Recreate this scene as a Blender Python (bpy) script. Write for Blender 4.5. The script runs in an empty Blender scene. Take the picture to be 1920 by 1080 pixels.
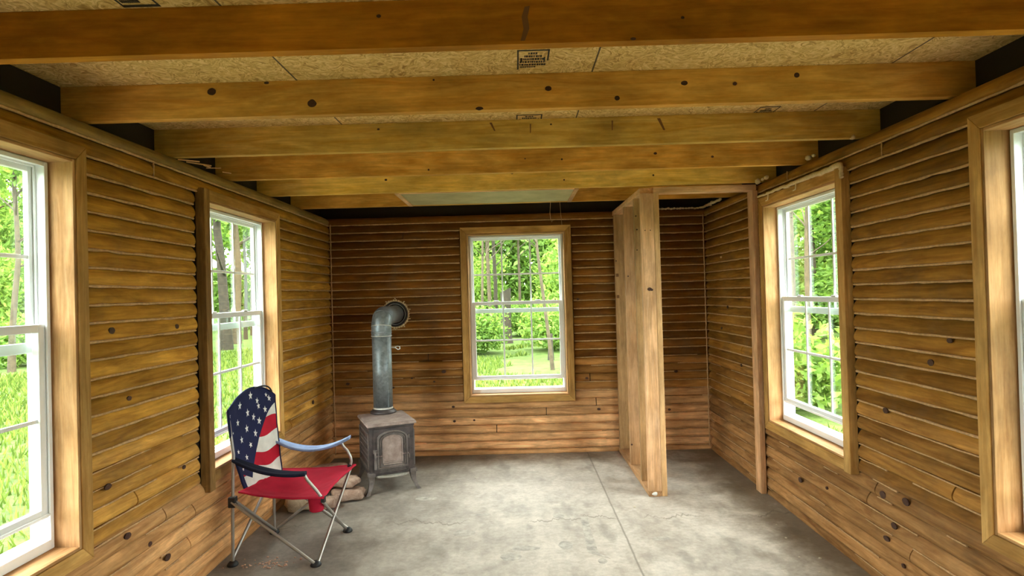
import bpy, math, random
import numpy as np
from mathutils import Vector, Matrix, noise
random.seed(7); RNG = np.random.default_rng(11)
C = bpy.context.scene.collection
PI = math.pi

# ------------------------------------------------------------------ camera (fitted to the room's own lines)
F, YAW, PITCH, ROLL, EYE = 1100.0, -0.0055, 0.0107, -0.0271, 1.43
cy, sy, cp, sp = math.cos(YAW), math.sin(YAW), math.cos(PITCH), math.sin(PITCH)
_r = Vector((cy, -sy, 0)); FW = Vector((sy*cp, cy*cp, sp)); _u = _r.cross(FW)
RT = math.cos(ROLL)*_r + math.sin(ROLL)*_u
UP = -math.sin(ROLL)*_r + math.cos(ROLL)*_u
cam = bpy.data.cameras.new('camera'); co = bpy.data.objects.new('camera', cam); C.objects.link(co)
M = Matrix((RT, UP, -FW)).transposed().to_4x4(); M.translation = Vector((0, 0, EYE)); co.matrix_world = M
cam.sensor_width = 36; cam.lens = F*36/1920; cam.clip_start = .02; cam.clip_end = 300
bpy.context.scene.camera = co
def at(x, y, Y):
    d = FW + (x-960)/F*RT - (y-540)/F*UP
    return Vector((0, 0, EYE)) + d*(Y/d.y)

# ------------------------------------------------------------------ room dimensions
XL, XR, YB, YF = -1.659, 1.709, 5.273, -2.2
ZW, ZJ, ZC = 2.154, 2.161, 2.300          # wall top, joist underside, ceiling boards
CH, ZG = .0733, 2.0927                    # log course height, topmost groove
WT = .16                                  # wall thickness
ZB, ZT = .535, 1.970                      # window openings
PAINT = {}

# ------------------------------------------------------------------ node helpers
class NT:
    def __init__(s, name):
        s.m = bpy.data.materials.new(name); s.m.use_nodes = True
        s.t = s.m.node_tree; s.n = s.t.nodes; s.l = s.t.links; s.n.clear()
        s.out = s.n.new('ShaderNodeOutputMaterial')
    def node(s, typ, ins=None, **kw):
        n = s.n.new(typ)
        for k, v in kw.items(): setattr(n, k, v)
        for k, v in (ins or {}).items(): s.put(n.inputs[k], v)
        return n
    def put(s, sock, v):
        if isinstance(v, bpy.types.NodeSocket): s.l.new(v, sock)
        else:
            if sock.type == 'RGBA' and isinstance(v, (tuple, list)) and len(v) == 3: v = (*v, 1)
            sock.default_value = v
    def math(s, op, a, b=None, c=None):
        n = s.n.new('ShaderNodeMath'); n.operation = op; s.put(n.inputs[0], a)
        if b is not None: s.put(n.inputs[1], b)
        if c is not None: s.put(n.inputs[2], c)
        return n.outputs[0]
    def xyz(s, x, y, z): return s.node('ShaderNodeCombineXYZ', {0: x, 1: y, 2: z}).outputs[0]
    def noise(s, vec, scale=5, detail=4, rough=.55, dist=0, dim='3D'):
        return s.node('ShaderNodeTexNoise', {'Vector': vec, 'Scale': scale, 'Detail': detail, 'Roughness': rough, 'Distortion': dist}, noise_dimensions=dim).outputs['Fac']
    def ramp(s, fac, *stops):
        n = s.node('ShaderNodeValToRGB', {0: fac}); e = n.color_ramp.elements
        while len(e) < len(stops): e.new(.5)
        for el, (p, c) in zip(e, stops):
            el.position = p; el.color = (c, c, c, 1) if isinstance(c, (int, float)) else (*c, 1)
        return n.outputs[0]
    def mix(s, f, a, b, mode='MIX'):
        n = s.n.new('ShaderNodeMix'); n.data_type = 'RGBA'; n.blend_type = mode
        s.put(n.inputs[0], f); s.put(n.inputs[6], a); s.put(n.inputs[7], b); return n.outputs[2]
    def bump(s, h, strength=.3, dist=.01):
        return s.node('ShaderNodeBump', {'Height': h, 'Strength': strength, 'Distance': dist}).outputs[0]
    def bsdf(s, color, rough=.6, metal=0, normal=None, spec=.3, **kw):
        b = s.node('ShaderNodeBsdfPrincipled', {'Base Color': color, 'Roughness': rough, 'Metallic': metal, 'Specular IOR Level': spec, **kw})
        if normal is not None: s.put(b.inputs['Normal'], normal)
        s.l.new(b.outputs[0], s.out.inputs[0]); return b
    def obj(s):
        tc = s.node('ShaderNodeTexCoord'); sep = s.node('ShaderNodeSeparateXYZ', {0: tc.outputs['Object']})
        return tc.outputs['Object'], sep.outputs

def wood(name, dark, light, axis, course=False, rough=.62, knots=.5, grain=1.0, spec=.10, low=None, weather=0, var=((.70, .67, .60), (1.20, 1.20, 1.20))):
    n = NT(name); vec, c = n.obj(); a = c[axis]; o = [c[i] for i in range(3) if i != axis]
    rnd = n.node('ShaderNodeObjectInfo').outputs['Random']
    val = None
    if course:
        idx = n.math('FLOOR', n.math('DIVIDE', n.math('SUBTRACT', c[2], ZG), CH))
        wn = n.node('ShaderNodeTexWhiteNoise', {'W': idx}, noise_dimensions='1D').outputs['Value']
        a = n.math('ADD', a, n.math('MULTIPLY', wn, 37.0)); val = wn
    else:
        a = n.math('ADD', a, n.math('MULTIPLY', rnd, 43.0)); val = rnd
    v1 = n.xyz(n.math('MULTIPLY', a, 1.3), n.math('MULTIPLY', o[0], 13*grain), n.math('MULTIPLY', o[1], 13*grain))
    g1 = n.noise(v1, 1.7, 6, .6, 1.5)
    v2 = n.xyz(n.math('MULTIPLY', a, 5), n.math('MULTIPLY', o[0], 130*grain), n.math('MULTIPLY', o[1], 130*grain))
    g2 = n.noise(v2, 1.0, 3, .6)
    g3 = n.noise(n.xyz(n.math('MULTIPLY', a, 1.0), n.math('MULTIPLY', o[0], 2.2), n.math('MULTIPLY', o[1], 2.2)), 3.0, 5, .65)
    col = n.mix(n.ramp(g1, (.3, 0), (.68, 1)), dark, light)
    col = n.mix(.7, col, n.ramp(g2, (.3, .74), (.65, 1.06)), 'MULTIPLY')
    col = n.mix(.75, col, n.ramp(g3, (.3, .5), (.7, 1.3)), 'MULTIPLY')
    col = n.mix(1.0, col, n.ramp(val, (0, var[0]), (1, var[1])), 'MULTIPLY')
    if low:      # lower courses: paler, pinker wood, plus the stronger light low down put into colour
        e = n.math('ADD', c[2], n.math('MULTIPLY', n.math('SUBTRACT', g3, .5), .05))
        for zl, mul in low: col = n.mix(n.ramp(e, (zl-.012, 1), (zl+.012, 0)), col, n.mix(1, col, mul, 'MULTIPLY'))
    if weather:
        col = n.mix(n.math('MULTIPLY', n.ramp(n.noise(vec, 3.1, 5, .65, .5), (.52, 0), (.72, 1)), weather), col, (.16, .11, .06))
    if knots:
        kv = n.xyz(n.math('MULTIPLY', a, 2.2), n.math('MULTIPLY', o[0], 9), n.math('MULTIPLY', o[1], 9))
        vo = n.node('ShaderNodeTexVoronoi', {'Vector': kv, 'Scale': 1.0, 'Randomness': 1.0})
        cellr = n.node('ShaderNodeSeparateColor', {0: vo.outputs['Color']}).outputs[0]
        on = n.math('LESS_THAN', cellr, knots)
        d = n.math('ADD', vo.outputs['Distance'], n.math('MULTIPLY', n.math('SUBTRACT', g2, .5), .08))
        k = n.math('MULTIPLY', n.math('MULTIPLY', n.ramp(d, (.04, 1), (.10, 0)), on), .8)
        halo = n.math('MULTIPLY', n.math('MULTIPLY', n.ramp(d, (.08, 1), (.28, 0)), on), .5)
        col = n.mix(halo, col, (dark[0]*.55, dark[1]*.48, dark[2]*.45))
        col = n.mix(k, col, (.07, .026, .010))
    nb = n.bump(n.math('ADD', g1, n.math('MULTIPLY', g2, .6)), .22, .004)
    n.bsdf(col, rough, 0, nb, spec)
    return n.m

def plain(name, col, rough=.5, metal=0, spec=.4, nscale=0, namt=.2, bump=0):
    n = NT(name)
    if nscale:
        vec, c = n.obj(); f = n.noise(vec, nscale, 5, .6)
        color = n.mix(1, col, n.ramp(f, (.3, 1-namt), (.7, 1+namt)), 'MULTIPLY')
        n.bsdf(color, rough, metal, n.bump(f, bump, .004) if bump else None, spec)
    else: n.bsdf(col, rough, metal, None, spec)
    return n.m

def osb():
    n = NT('osb_flakes'); vec, c = n.obj()
    w = n.node('ShaderNodeTexNoise', {'Vector': vec, 'Scale': 6.0, 'Detail': 2.0}).outputs['Color']
    wv = n.node('ShaderNodeVectorMath', {0: vec, 1: w}, operation='ADD').outputs[0]
    cols = []
    for i, (sx, sy_, rot) in enumerate(((26, 70, .4), (64, 26, -.5), (38, 55, 1.1))):
        mp = n.node('ShaderNodeMapping', {'Vector': wv, 'Rotation': (0, 0, rot), 'Scale': (sx, sy_, 1), 'Location': (i*3.3, i*1.7, 0)}).outputs[0]
        vo = n.node('ShaderNodeTexVoronoi', {'Vector': mp, 'Scale': 1.0})
        cols.append(n.node('ShaderNodeSeparateColor', {0: vo.outputs['Color']}).outputs[i])
    f = n.math('ADD', n.math('MULTIPLY', cols[0], .4), n.math('ADD', n.math('MULTIPLY', cols[1], .35), n.math('MULTIPLY', cols[2], .25)))
    fine = n.noise(vec, 60, 4, .7)
    f2 = n.math('ADD', f, n.math('MULTIPLY', n.math('SUBTRACT', fine, .5), .7))
    col = n.ramp(f2, (.12, (.36, .20, .05)), (.5, (.64, .41, .13)), (.85, (.82, .59, .27)))
    n.bsdf(col, .75, 0, n.bump(f2, .35, .004), .2)
    return n.m

def concrete():
    n = NT('concrete_slab'); vec, c = n.obj()
    big = n.noise(vec, .9, 5, .6, .4); mid = n.noise(vec, 4.2, 6, .65, .3); fine = n.noise(vec, 38, 5, .7)
    col = n.mix(n.ramp(n.math('ADD', n.math('MULTIPLY', mid, .6), n.math('MULTIPLY', n.noise(vec, 17, 5, .7), .4)), (.38, 0), (.62, 1)), (.36, .31, .26), (.58, .52, .45))
    col = n.mix(.7, col, n.ramp(big, (.32, .72), (.62, 1.08)), 'MULTIPLY')
    col = n.mix(.5, col, n.ramp(fine, (.3, .68), (.7, 1.14)), 'MULTIPLY')
    # darker grey-brown over the left third of the slab and along the back wall
    gl = n.math('ADD', n.math('SUBTRACT', c[0], XL), n.math('MULTIPLY', n.math('SUBTRACT', n.noise(vec, 1.7, 6, .65, .6), .5), 1.6))
    gl = n.math('MULTIPLY', gl, .5); pm = n.ramp(gl, (.26, 1), (.80, 0)); col = n.mix(n.math('MULTIPLY', pm, .85), col, n.mix(1, col, (.40, .39, .385), 'MULTIPLY'))
    gb = n.math('ADD', n.math('SUBTRACT', YB, c[1]), n.math('MULTIPLY', n.math('SUBTRACT', mid, .5), .7))
    col = n.mix(n.math('MULTIPLY', n.ramp(gb, (.05, 1), (.45, 0)), .6), col, n.mix(1, col, (.45, .38, .31), 'MULTIPLY'))
    # dirt swept along the right wall
    dm = n.ramp(n.math('ADD', n.math('SUBTRACT', XR, c[0]), n.math('MULTIPLY', n.math('SUBTRACT', mid, .5), .9)), (.1, 1), (.42, 0))
    col = n.mix(n.math('MULTIPLY', dm, .7), col, (.16, .12, .075))
    sm = n.noise(n.xyz(n.math('MULTIPLY', c[0], 2.2), n.math('MULTIPLY', c[1], 1.0), 4.0), 3.4, 3, .5)
    col = n.mix(n.math('MULTIPLY', n.ramp(sm, (.58, 0), (.72, 1)), .5), col, (.17, .15, .125))
    # saw cut and hairline cracks
    cut = n.math('ABSOLUTE', n.math('SUBTRACT', c[0], n.math('ADD', .605, n.math('MULTIPLY', n.math('SUBTRACT', mid, .5), .012))))
    col = n.mix(n.math('MULTIPLY', n.ramp(cut, (.003, 1), (.0065, 0)), .75), col, (.16, .14, .11))
    wob = n.noise(n.xyz(c[0], 0.0, 0.0), 3.5, 6, .7)
    ck = n.math('ABSOLUTE', n.math('SUBTRACT', c[1], n.math('ADD', 3.72, n.math('MULTIPLY', n.math('SUBTRACT', wob, .5), .55))))
    thr = n.noise(vec, 2.2, 2)
    ckm = n.math('MULTIPLY', n.ramp(ck, (.002, 1), (.012, 0)), n.ramp(thr, (.40, 0), (.50, 1)))
    col = n.mix(n.math('MULTIPLY', ckm, .7), col, (.14, .12, .09))
    n.bsdf(col, n.ramp(mid, (.3, .55), (.7, .8)), 0, n.bump(n.math('ADD', mid, n.math('MULTIPLY', fine, .3)), .25, .004), .3)
    return n.m

def leafmat(name, c0, c1, c2):
    n = NT(name)
    g = n.node('ShaderNodeNewGeometry').outputs['Random Per Island']
    oi = n.node('ShaderNodeObjectInfo').outputs['Random']
    col = n.ramp(g, (0, c0), (.55, c1), (1, c2))
    col = n.mix(1, col, n.ramp(oi, (0, (.8, .85, .8)), (1, (1.2, 1.15, 1.1))), 'MULTIPLY')
    d = n.node('ShaderNodeBsdfDiffuse', {0: col}); t = n.node('ShaderNodeBsdfTranslucent', {0: n.mix(1, col, (1.25, 1.2, .7), 'MULTIPLY')})
    mx = n.node('ShaderNodeMixShader', {0: .5, 1: d.outputs[0], 2: t.outputs[0]})
    n.l.new(mx.outputs[0], n.out.inputs[0]); return n.m

def glassmat():
    n = NT('window_glass')
    lw = n.node('ShaderNodeLayerWeight', {0: .5}).outputs['Facing']
    fr = n.math('ADD', .02, n.math('MULTIPLY', n.math('POWER', lw, 5.0), .9))
    t = n.node('ShaderNodeBsdfTransparent', {0: (.93, .97, .95)}); g = n.node('ShaderNodeBsdfGlossy', {0: (1, 1, 1), 'Roughness': .02})
    mx = n.node('ShaderNodeMixShader', {0: fr, 1: t.outputs[0], 2: g.outputs[0]})
    n.l.new(mx.outputs[0], n.out.inputs[0]); return n.m

LD, LL = (.34, .147, .020), (.68, .355, .058)
TD, TL_ = (.42, .21, .055), (.62, .37, .125)
JD, JL_ = (.40, .20, .075), (.60, .355, .165)
SD, SL_ = (.60, .33, .15), (.88, .56, .33)
SV = ((.62, .56, .48), (1.08, 1.06, 1.04))
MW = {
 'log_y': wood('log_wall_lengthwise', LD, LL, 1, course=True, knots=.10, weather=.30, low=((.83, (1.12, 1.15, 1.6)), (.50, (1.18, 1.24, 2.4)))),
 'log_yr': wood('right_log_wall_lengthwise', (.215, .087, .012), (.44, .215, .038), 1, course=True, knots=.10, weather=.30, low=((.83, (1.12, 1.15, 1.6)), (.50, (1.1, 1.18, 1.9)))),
 'log_x': wood('log_wall_crosswise', (.15, .050, .007), (.28, .112, .018), 0, course=True, knots=.10, weather=.35, low=((.83, (1.75, 2.1, 3.6)), (.555, (2.2, 2.7, 4.8)))),  # dark base also holds the shade high on the back wall
 'joist': wood('joist_pine', (.58, .27, .042), (.80, .46, .105), 0, knots=.03, grain=.7, var=((.88, .82, .74), (1.06, 1.06, 1.06))),
 'joist_pale': wood('pale_joist_pine', (.66, .37, .060), (.90, .60, .16), 0, knots=.06, grain=.8, weather=.25),
 'joist_red': wood('reddish_joist_pine', (.50, .19, .012), (.70, .305, .025), 0, knots=.03, grain=.6),
 'trim_v': wood('casing_pine_upright', TD, TL_, 2, knots=.12),
 'trim_x': wood('casing_pine_crosswise', TD, TL_, 0, knots=.12),
 'trim_y': wood('casing_pine_lengthwise', TD, TL_, 1, knots=.12),
 'jamb_v': wood('jamb_pine_upright', JD, JL_, 2, knots=.1),
 'jamb_x': wood('jamb_pine_crosswise', JD, JL_, 0, knots=.1),
 'jamb_y': wood('jamb_pine_lengthwise', JD, JL_, 1, knots=.1),
 'stud_v': wood('stud_spruce_upright', SD, SL_, 2, knots=.08, var=SV),
 'stud_w': wood('stud_spruce_darker', (.44, .245, .105), (.66, .41, .20), 2, knots=.08),
 'stud_y': wood('stud_spruce_lengthwise', SD, SL_, 1, knots=.08, var=SV),
 'stud_x': wood('stud_spruce_crosswise', SD, SL_, 0, knots=.08),
 'top_y': wood('weathered_top_log', (.27, .165, .05), (.48, .32, .115), 1, knots=.1, weather=.6),
 'dark_trim': wood('dark_brown_board', (.24, .125, .04), (.50, .29, .105), 2, knots=.1),
}
M_OSB = osb(); M_CON = concrete(); M_GLASS = glassmat()
M_CAULK = plain('tan_caulk', (.52, .31, .145), .7, nscale=60, namt=.25)
M_FOAM = plain('yellowed_foam', (.66, .50, .28), .85, nscale=90, namt=.2, bump=.5)
M_VINYL = plain('white_vinyl', (.80, .82, .82), .35)
M_KNOT = plain('knot_wood', (.055, .02, .01), .6, nscale=200, namt=.4)
M_INK = plain('black_stamp_ink', (.035, .025, .015), .8)
M_SEAM = plain('panel_seam', (.10, .065, .03), .9)
M_SUB = plain('shade_black_core', (.022, .013, .007), .9)  # near-black paints in the shade of the cavities above the wall tops
M_STAIN = plain('brown_sap_stain', (.17, .075, .022), .8)
M_EXT = plain('outer_log_siding', (.33, .2, .09), .8, nscale=8)

# ------------------------------------------------------------------ mesh builder
class MB:
    def __init__(s): s.v = []; s.f = []; s.m = []; s.sm = []
    def add(s, vs, fs, m=0, smooth=False):
        b = len(s.v); s.v += [tuple(p) for p in vs]
        for f in fs: s.f.append(tuple(b+i for i in f)); s.m.append(m); s.sm.append(smooth)
    def box(s, x0, x1, y0, y1, z0, z1, m=0, T=None):
        vs = [(x, y, z) for x in (x0, x1) for y in (y0, y1) for z in (z0, z1)]
        if T: vs = [T(*p) for p in vs]
        s.add(vs, [(0,1,3,2), (4,6,7,5), (0,4,5,1), (2,3,7,6), (0,2,6,4), (1,5,7,3)], m)
    def prism(s, poly, d0, d1, T, m=0):      # poly in (a,b), thickness along d; T(a,b,d)
        k = len(poly); vs = [T(a, b, d0) for a, b in poly] + [T(a, b, d1) for a, b in poly]
        s.add(vs, [tuple(range(k))[::-1], tuple(range(k, 2*k))] + [(i, (i+1) % k, k+(i+1) % k, k+i) for i in range(k)], m)
    def tube(s, pts, r, n=10, m=0, caps=True, flat=1.0, up=None):
        pts = [Vector(p) for p in pts]; k = len(pts); rr = r if isinstance(r, (list, tuple)) else [r]*k
        ref = Vector(up) if up else Vector((0, 0, 1)); vs = []
        prev = None
        for i, p in enumerate(pts):
            t = (pts[min(i+1, k-1)] - pts[max(i-1, 0)]).normalized()
            a = prev if prev is not None else (ref if abs(t.dot(ref)) < .95 else Vector((1, 0, 0)))
            a = (a - t*a.dot(t)).normalized(); b = t.cross(a); prev = a
            for j in range(n):
                q = 2*PI*j/n; vs.append(p + a*math.cos(q)*rr[i]*flat + b*math.sin(q)*rr[i])
        fs = [(i*n+j, i*n+(j+1) % n, (i+1)*n+(j+1) % n, (i+1)*n+j) for i in range(k-1) for j in range(n)]
        s.add(vs, fs, m, True)
        if caps: s.add([vs[j] for j in range(n)], [tuple(range(n))[::-1]], m); s.add([vs[(k-1)*n+j] for j in range(n)], [tuple(range(n))], m)
    def lathe(s, prof, n=24, T=None, m=0, smooth=True):
        T = T or (lambda x, y, z: (x, y, z)); k = len(prof)
        vs = [T(r*math.cos(2*PI*j/n), r*math.sin(2*PI*j/n), z) for r, z in prof for j in range(n)]
        s.add(vs, [(i*n+j, i*n+(j+1) % n, (i+1)*n+(j+1) % n, (i+1)*n+j) for i in range(k-1) for j in range(n)], m, smooth)
    def grid(s, fn, nu, nv, m=0, smooth=True, uv=None):
        vs = [fn(i/nu, j/nv) for j in range(nv+1) for i in range(nu+1)]
        s.add(vs, [(j*(nu+1)+i, j*(nu+1)+i+1, (j+1)*(nu+1)+i+1, (j+1)*(nu+1)+i) for j in range(nv) for i in range(nu)], m, smooth)
    def build(s, name, mats, parent=None, local=False, bevel=0, seg=2):
        me = bpy.data.meshes.new(name); off = Vector((0, 0, 0))
        if parent is not None and not local:
            q = parent
            while q: off += q.location; q = q.parent
        me.from_pydata([(x-off.x, y-off.y, z-off.z) for x, y, z in s.v], [], s.f)
        mats = mats if isinstance(mats, (list, tuple)) else [mats]
        for mm in mats: me.materials.append(mm)
        me.polygons.foreach_set('material_index', s.m); me.polygons.foreach_set('use_smooth', s.sm)
        me.update(); o = bpy.data.objects.new(name, me); C.objects.link(o)
        if parent is not None: o.parent = parent
        if bevel:
            b = o.modifiers.new('soft_edges', 'BEVEL'); b.width = bevel; b.segments = seg; b.limit_method = 'ANGLE'; b.angle_limit = .7
        return o
def tag(o, label=None, cat=None, group=None, kind=None):
    if label: o['label'] = label
    if cat: o['category'] = cat
    if group: o['group'] = group
    if kind: o['kind'] = kind
    return o
def empty(name, loc, label, cat, group=None, kind=None, rz=0):
    o = bpy.data.objects.new(name, None); C.objects.link(o); o.location = loc; o.rotation_euler = (0, 0, rz); o.empty_display_size = .1
    return tag(o, label, cat, group, kind)
def nz(x, y=0, z=0): return noise.noise(Vector((x, y, z)))

# ------------------------------------------------------------------ log walls
GROOVES = [ZG - k*CH for k in range(30)]            # last one just under the slab
PROF = [(0, -.026), (.002, -.0170), (.006, -.0085), (.012, -.0036), (.020, -.0006), (.0270, 0), (.0370, -.0020), (.0480, -.0068), (.0580, -.0130), (.0670, -.0205), (.0733, -.028)]
def log_course(mb, P, u0, u1, z0, z1, seed, m=0, top=False):
    k = max(2, int((u1-u0)/.11)); h = z1-z0; vs = []; n = len(PROF)
    for i in range(k+1):
        u = u0 + (u1-u0)*i/k
        w = nz(u*1.4, seed*3.7)*.0022 + nz(u*6, seed*5.1)*.0006
        endr = -.004 if i in (0, k) else 0
        for a, d in PROF:
            zz = z0 + a/CH*h; dz = nz(u*2.2, seed*9.3)*.002
            vs.append(P(u, zz + (dz if 0 < a < CH else 0), d + w + endr))
        vs.append(P(u, z1, -.035)); vs.append(P(u, z0, -.035))
    n2 = n+2
    fs = [(i*n2+j, i*n2+(j+1) % n2, (i+1)*n2+(j+1) % n2, (i+1)*n2+j) for i in range(k) for j in range(n2)]
    mb.add(vs, fs, m, True)
    mb.add(vs[:n2], [tuple(range(n2))], m); mb.add(vs[-n2:], [tuple(range(n2))[::-1]], m)
def bead(mb, P, u0, u1, z, seed, r=.0055, gap=.0):
    step = .035; k = max(2, int((u1-u0)/step)); pts = []; rs = []
    def flush():
        if len(pts) > 2: mb.tube(pts, rs, 6)
    for i in range(k+1):
        u = u0+(u1-u0)*i/k
        if gap and nz(u*2.7, seed*4.4, 8) > gap: flush(); pts, rs = [], []; continue
        pts.append(P(u, z + nz(u*9, seed*2.3)*.0022 + nz(u*1.1, seed)*.0028 + nz(u*23, seed*1.7)*.0016, -.0115)); rs.append(max(.0018, r*(1 + .62*nz(u*14, seed*7.7))))
    flush()
def knot_disc(mb, P, u, z, a, b, m, d=.0009):
    k = 14; pts = []
    for i in range(k):
        q = 2*PI*i/k; s = 1+.12*nz(i*1.7, u*9, z*7); pts.append((u + a*math.cos(q)*s, z + b*math.sin(q)*s))
    mb.prism(pts, -.004, d, P, m)

def wall(name, P, u0, u1, holes, mat, joints, label, beads_from, knots=(), rot=False, top_mat=None, solid=None):
    """holes: (outer casing u0,u1, opening u0,u1)."""
    mb = MB(); cb = MB(); sd = hash(name) % 97 if False else len(name)*3
    tops = [ZW] + GROOVES[:-1]; bots = GROOVES
    for k, (zt, zb) in enumerate(zip(tops, bots)):
        if zb < .03: zb = -.014
        cuts = []
        for h in holes:
            lo, hi = ZB-.07, ZT+.072
            ov = min(zt, hi) - max(zb, lo)
            if ov > .5*(zt-zb): cuts.append((h[0]-.006, h[1]+.006))
        for j, zz in joints.items() if isinstance(joints, dict) else []: pass
        segs = []; a = u0
        for c0, c1 in sorted(cuts): segs.append((a, c0)); a = c1
        segs.append((a, u1)); fin = []
        for s0, s1 in segs:
            ps = sorted(u for (kk, u) in joints if kk == k and s0+.1 < u < s1-.1); b0 = s0
            for u in ps: fin.append((b0, u-.0035)); b0 = u+.0035
            fin.append((b0, s1))
            if beads_from is not None and zb > .03:
                gap = .9 if zb > beads_from else (.25 if zb > .5 else .02)
                bead(cb, P, s0+.004, s1-.004, zb, k+sd, .0058 if zb > beads_from else .0036, gap)
        for q, (s0, s1) in enumerate(fin):
            if s1-s0 > .03: log_course(mb, P, s0, s1, zb, zt, k*3+q+sd, 1 if (k == 0 and top_mat) else 0)
        for kk, u in joints:
            if kk == k and k < 2: cb.tube([P(u+.002*(i % 2), zb+.004+(zt-zb-.008)*i/4, -.006) for i in range(5)], .0035, 5)
    for (u, z, a, b) in knots: knot_disc(mb, P, u, z, a, b, 3)
    # solid core behind the logs, pierced for the windows
    def core(a, b, z0, z1, d0=-WT, d1=-.03, m=2): mb.box(a, b, z0, z1, d0, d1, m, T=P)
    a = u0
    for h in sorted(holes): core(a, h[2]-.014, ZB-.014, ZT+.014); a = h[3]+.014
    core(a, u1, ZB-.014, ZT+.014)
    core(u0, u1, 0, ZB-.014); core(u0, u1, ZT+.014, ZW-.001); core(u0, u1 + (0 if P is PB else WT-.0005), ZW-.001, ZC+.012, -WT, -WT+.035)
    mats = [mat, top_mat or mat, M_SUB, M_KNOT]
    o = mb.build(name, mats); tag(o, label, 'wall', kind='structure')
    if beads_from is not None: c = cb.build('caulk_beads', M_CAULK, o); c['label'] = 'uneven tan caulk lines'
    return o
PL = lambda u, z, d: (XL+d, u, z)
PR = lambda u, z, d: (XR-d, u, z)
PB = lambda u, z, d: (u, YB-d, z)
PF = lambda u, z, d: (u, YF+d, z)
WIN = {   # opening edges along the wall
 1: (PL, 1.292, 2.182), 2: (PL, 3.150, 4.040), 3: (PB, -.417, .443), 4: (PR, 3.080, 3.985), 5: (PR, 1.210, 2.110), 6: (PL, -1.20, -.31), 7: (PR, -1.20, -.31)}
def hole(n): P, a, b = WIN[n]; return (a-{2: .090, 4: .080}.get(n, .068), b+.068, a, b)
LJ = [(1, 2.71), (4, 4.6), (9, 1.0), (14, .4), (18, 3.0), (22, 4.3), (23, 2.75), (24, 3.0), (25, 2.3), (26, 2.95), (21, 2.55)]
RJ = [(1, 2.72), (0, 3.66), (5, 4.7), (13, .3), (22, 3.36), (23, 2.86), (24, 2.93), (25, 2.20), (26, 2.62), (21, 2.35), (16, 4.5)]
BJ = [(2, -1.0), (6, 1.2), (12, -1.1), (20, .65), (21, -.35), (24, .25), (23, .70), (25, 1.0), (26, -.2), (17, -.8)]
RK = [(3.611, .247, .020, .016), (2.793, .435, .022, .017), (2.629, .460, .022, .017), (2.717, .319, .020, .015), (2.776, .236, .022, .012), (2.66, .162, .012, .010),
      (2.44, 1.1, .018, .014), (2.751, .841, .018, .013), (2.33, 1.20, .014, .010), (4.75, 1.28, .016, .012), (4.9, 1.10, .018, .012), (4.5, .84, .014, .012), (3.3, .30, .012, .009)]
LK = [(2.40, 1.325, .018, .014), (2.863, 1.317, .016, .012), (2.473, .456, .02, .014), (2.75, .243, .022, .016), (2.62, .36, .014, .011), (2.36, .70, .02, .012), (2.9, .62, .012, .01), (2.5, 1.03, .014, .01), (4.75, .60, .02, .016)]
BK = [(-.662, .752, .020, .014), (-1.528, .664, .018, .011), (-.584, .434, .014, .010), (-.578, .305, .013, .010), (-.95, .70, .009, .007), (-.75, .665, .010, .008), (-1.12, .62, .012, .009),
      (1.0, 1.46, .012, .009), (.92, 1.437, .02, .012), (.56, 1.37, .012, .01), (.72, .38, .016, .011), (1.35, .36, .014, .010), (1.28, .52, .018, .01), (1.42, .70, .016, .012), (-.4, .31, .01, .008), (.62, .66, .014, .01)]
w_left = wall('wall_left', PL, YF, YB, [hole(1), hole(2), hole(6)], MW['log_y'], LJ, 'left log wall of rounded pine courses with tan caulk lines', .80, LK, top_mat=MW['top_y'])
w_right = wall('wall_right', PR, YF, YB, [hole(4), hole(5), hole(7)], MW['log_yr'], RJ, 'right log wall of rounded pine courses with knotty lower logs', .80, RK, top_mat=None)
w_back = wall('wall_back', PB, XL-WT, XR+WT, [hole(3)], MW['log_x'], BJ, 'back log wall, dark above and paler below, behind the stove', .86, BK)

# caulk in the two back corners, foam along the wall tops
mb = MB(); pts = [(XL+.010+.004*nz(i*.7, 3), YB-.010+.004*nz(i*.9, 5), .03+i*.03) for i in range(70)]
mb.tube(pts, [.005*(1+.6*nz(i*.8, 9)) for i in range(70)], 6)
o = mb.build('corner_caulk', M_CAULK, w_back)
mb = MB(); pts = [(XR-.010-.004*nz(i*.7, 13), YB-.010+.004*nz(i*.9, 15), .03+i*.03) for i in range(70)]
mb.tube(pts, [.005*(1+.6*nz(i*.8, 19)) for i in range(70)], 6)
mb.build('corner_caulk', M_CAULK, w_back)
def blob(mb, c, r, seed=0, m=0, sq=(1, 1, 1)):
    n, k = 8, 6; vs = []
    for i in range(k+1):
        for j in range(n):
            th = PI*i/k; ph = 2*PI*j/n; d = Vector((math.sin(th)*math.cos(ph), math.sin(th)*math.sin(ph), math.cos(th)))
            s = r*(1+.35*nz(d.x*2+seed*3.1, d.y*2+seed, d.z*2)); vs.append((c[0]+d.x*s*sq[0], c[1]+d.y*s*sq[1], c[2]+d.z*s*sq[2]))
    mb.add(vs, [(i*n+j, i*n+(j+1) % n, (i+1)*n+(j+1) % n, (i+1)*n+j) for i in range(k) for j in range(n)], m, True)
mb = MB()
for i in range(26):
    t = i/25
    blob(mb, (1.02+t*.66, YB-.02, ZW+.004+.006*nz(i*.9, 2)), .010+.006*abs(nz(i*1.3, 4)), i, sq=(1.5, 1, .8))
for i in range(14): blob(mb, (XR-.016, YB-.03-i*.035, ZW+.006+.01*nz(i*.8, 6)), .011+.008*abs(nz(i*.9, 7)), i, sq=(1, 1.5, 1))
for (u, r) in ((4.06, .020), (3.98, .012), (3.92, .016), (3.36, .016), (3.30, .010), (2.92, .013)): blob(mb, (XR-.012, u, ZW+.010), r, u, sq=(1, 1.3, .9))
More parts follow.
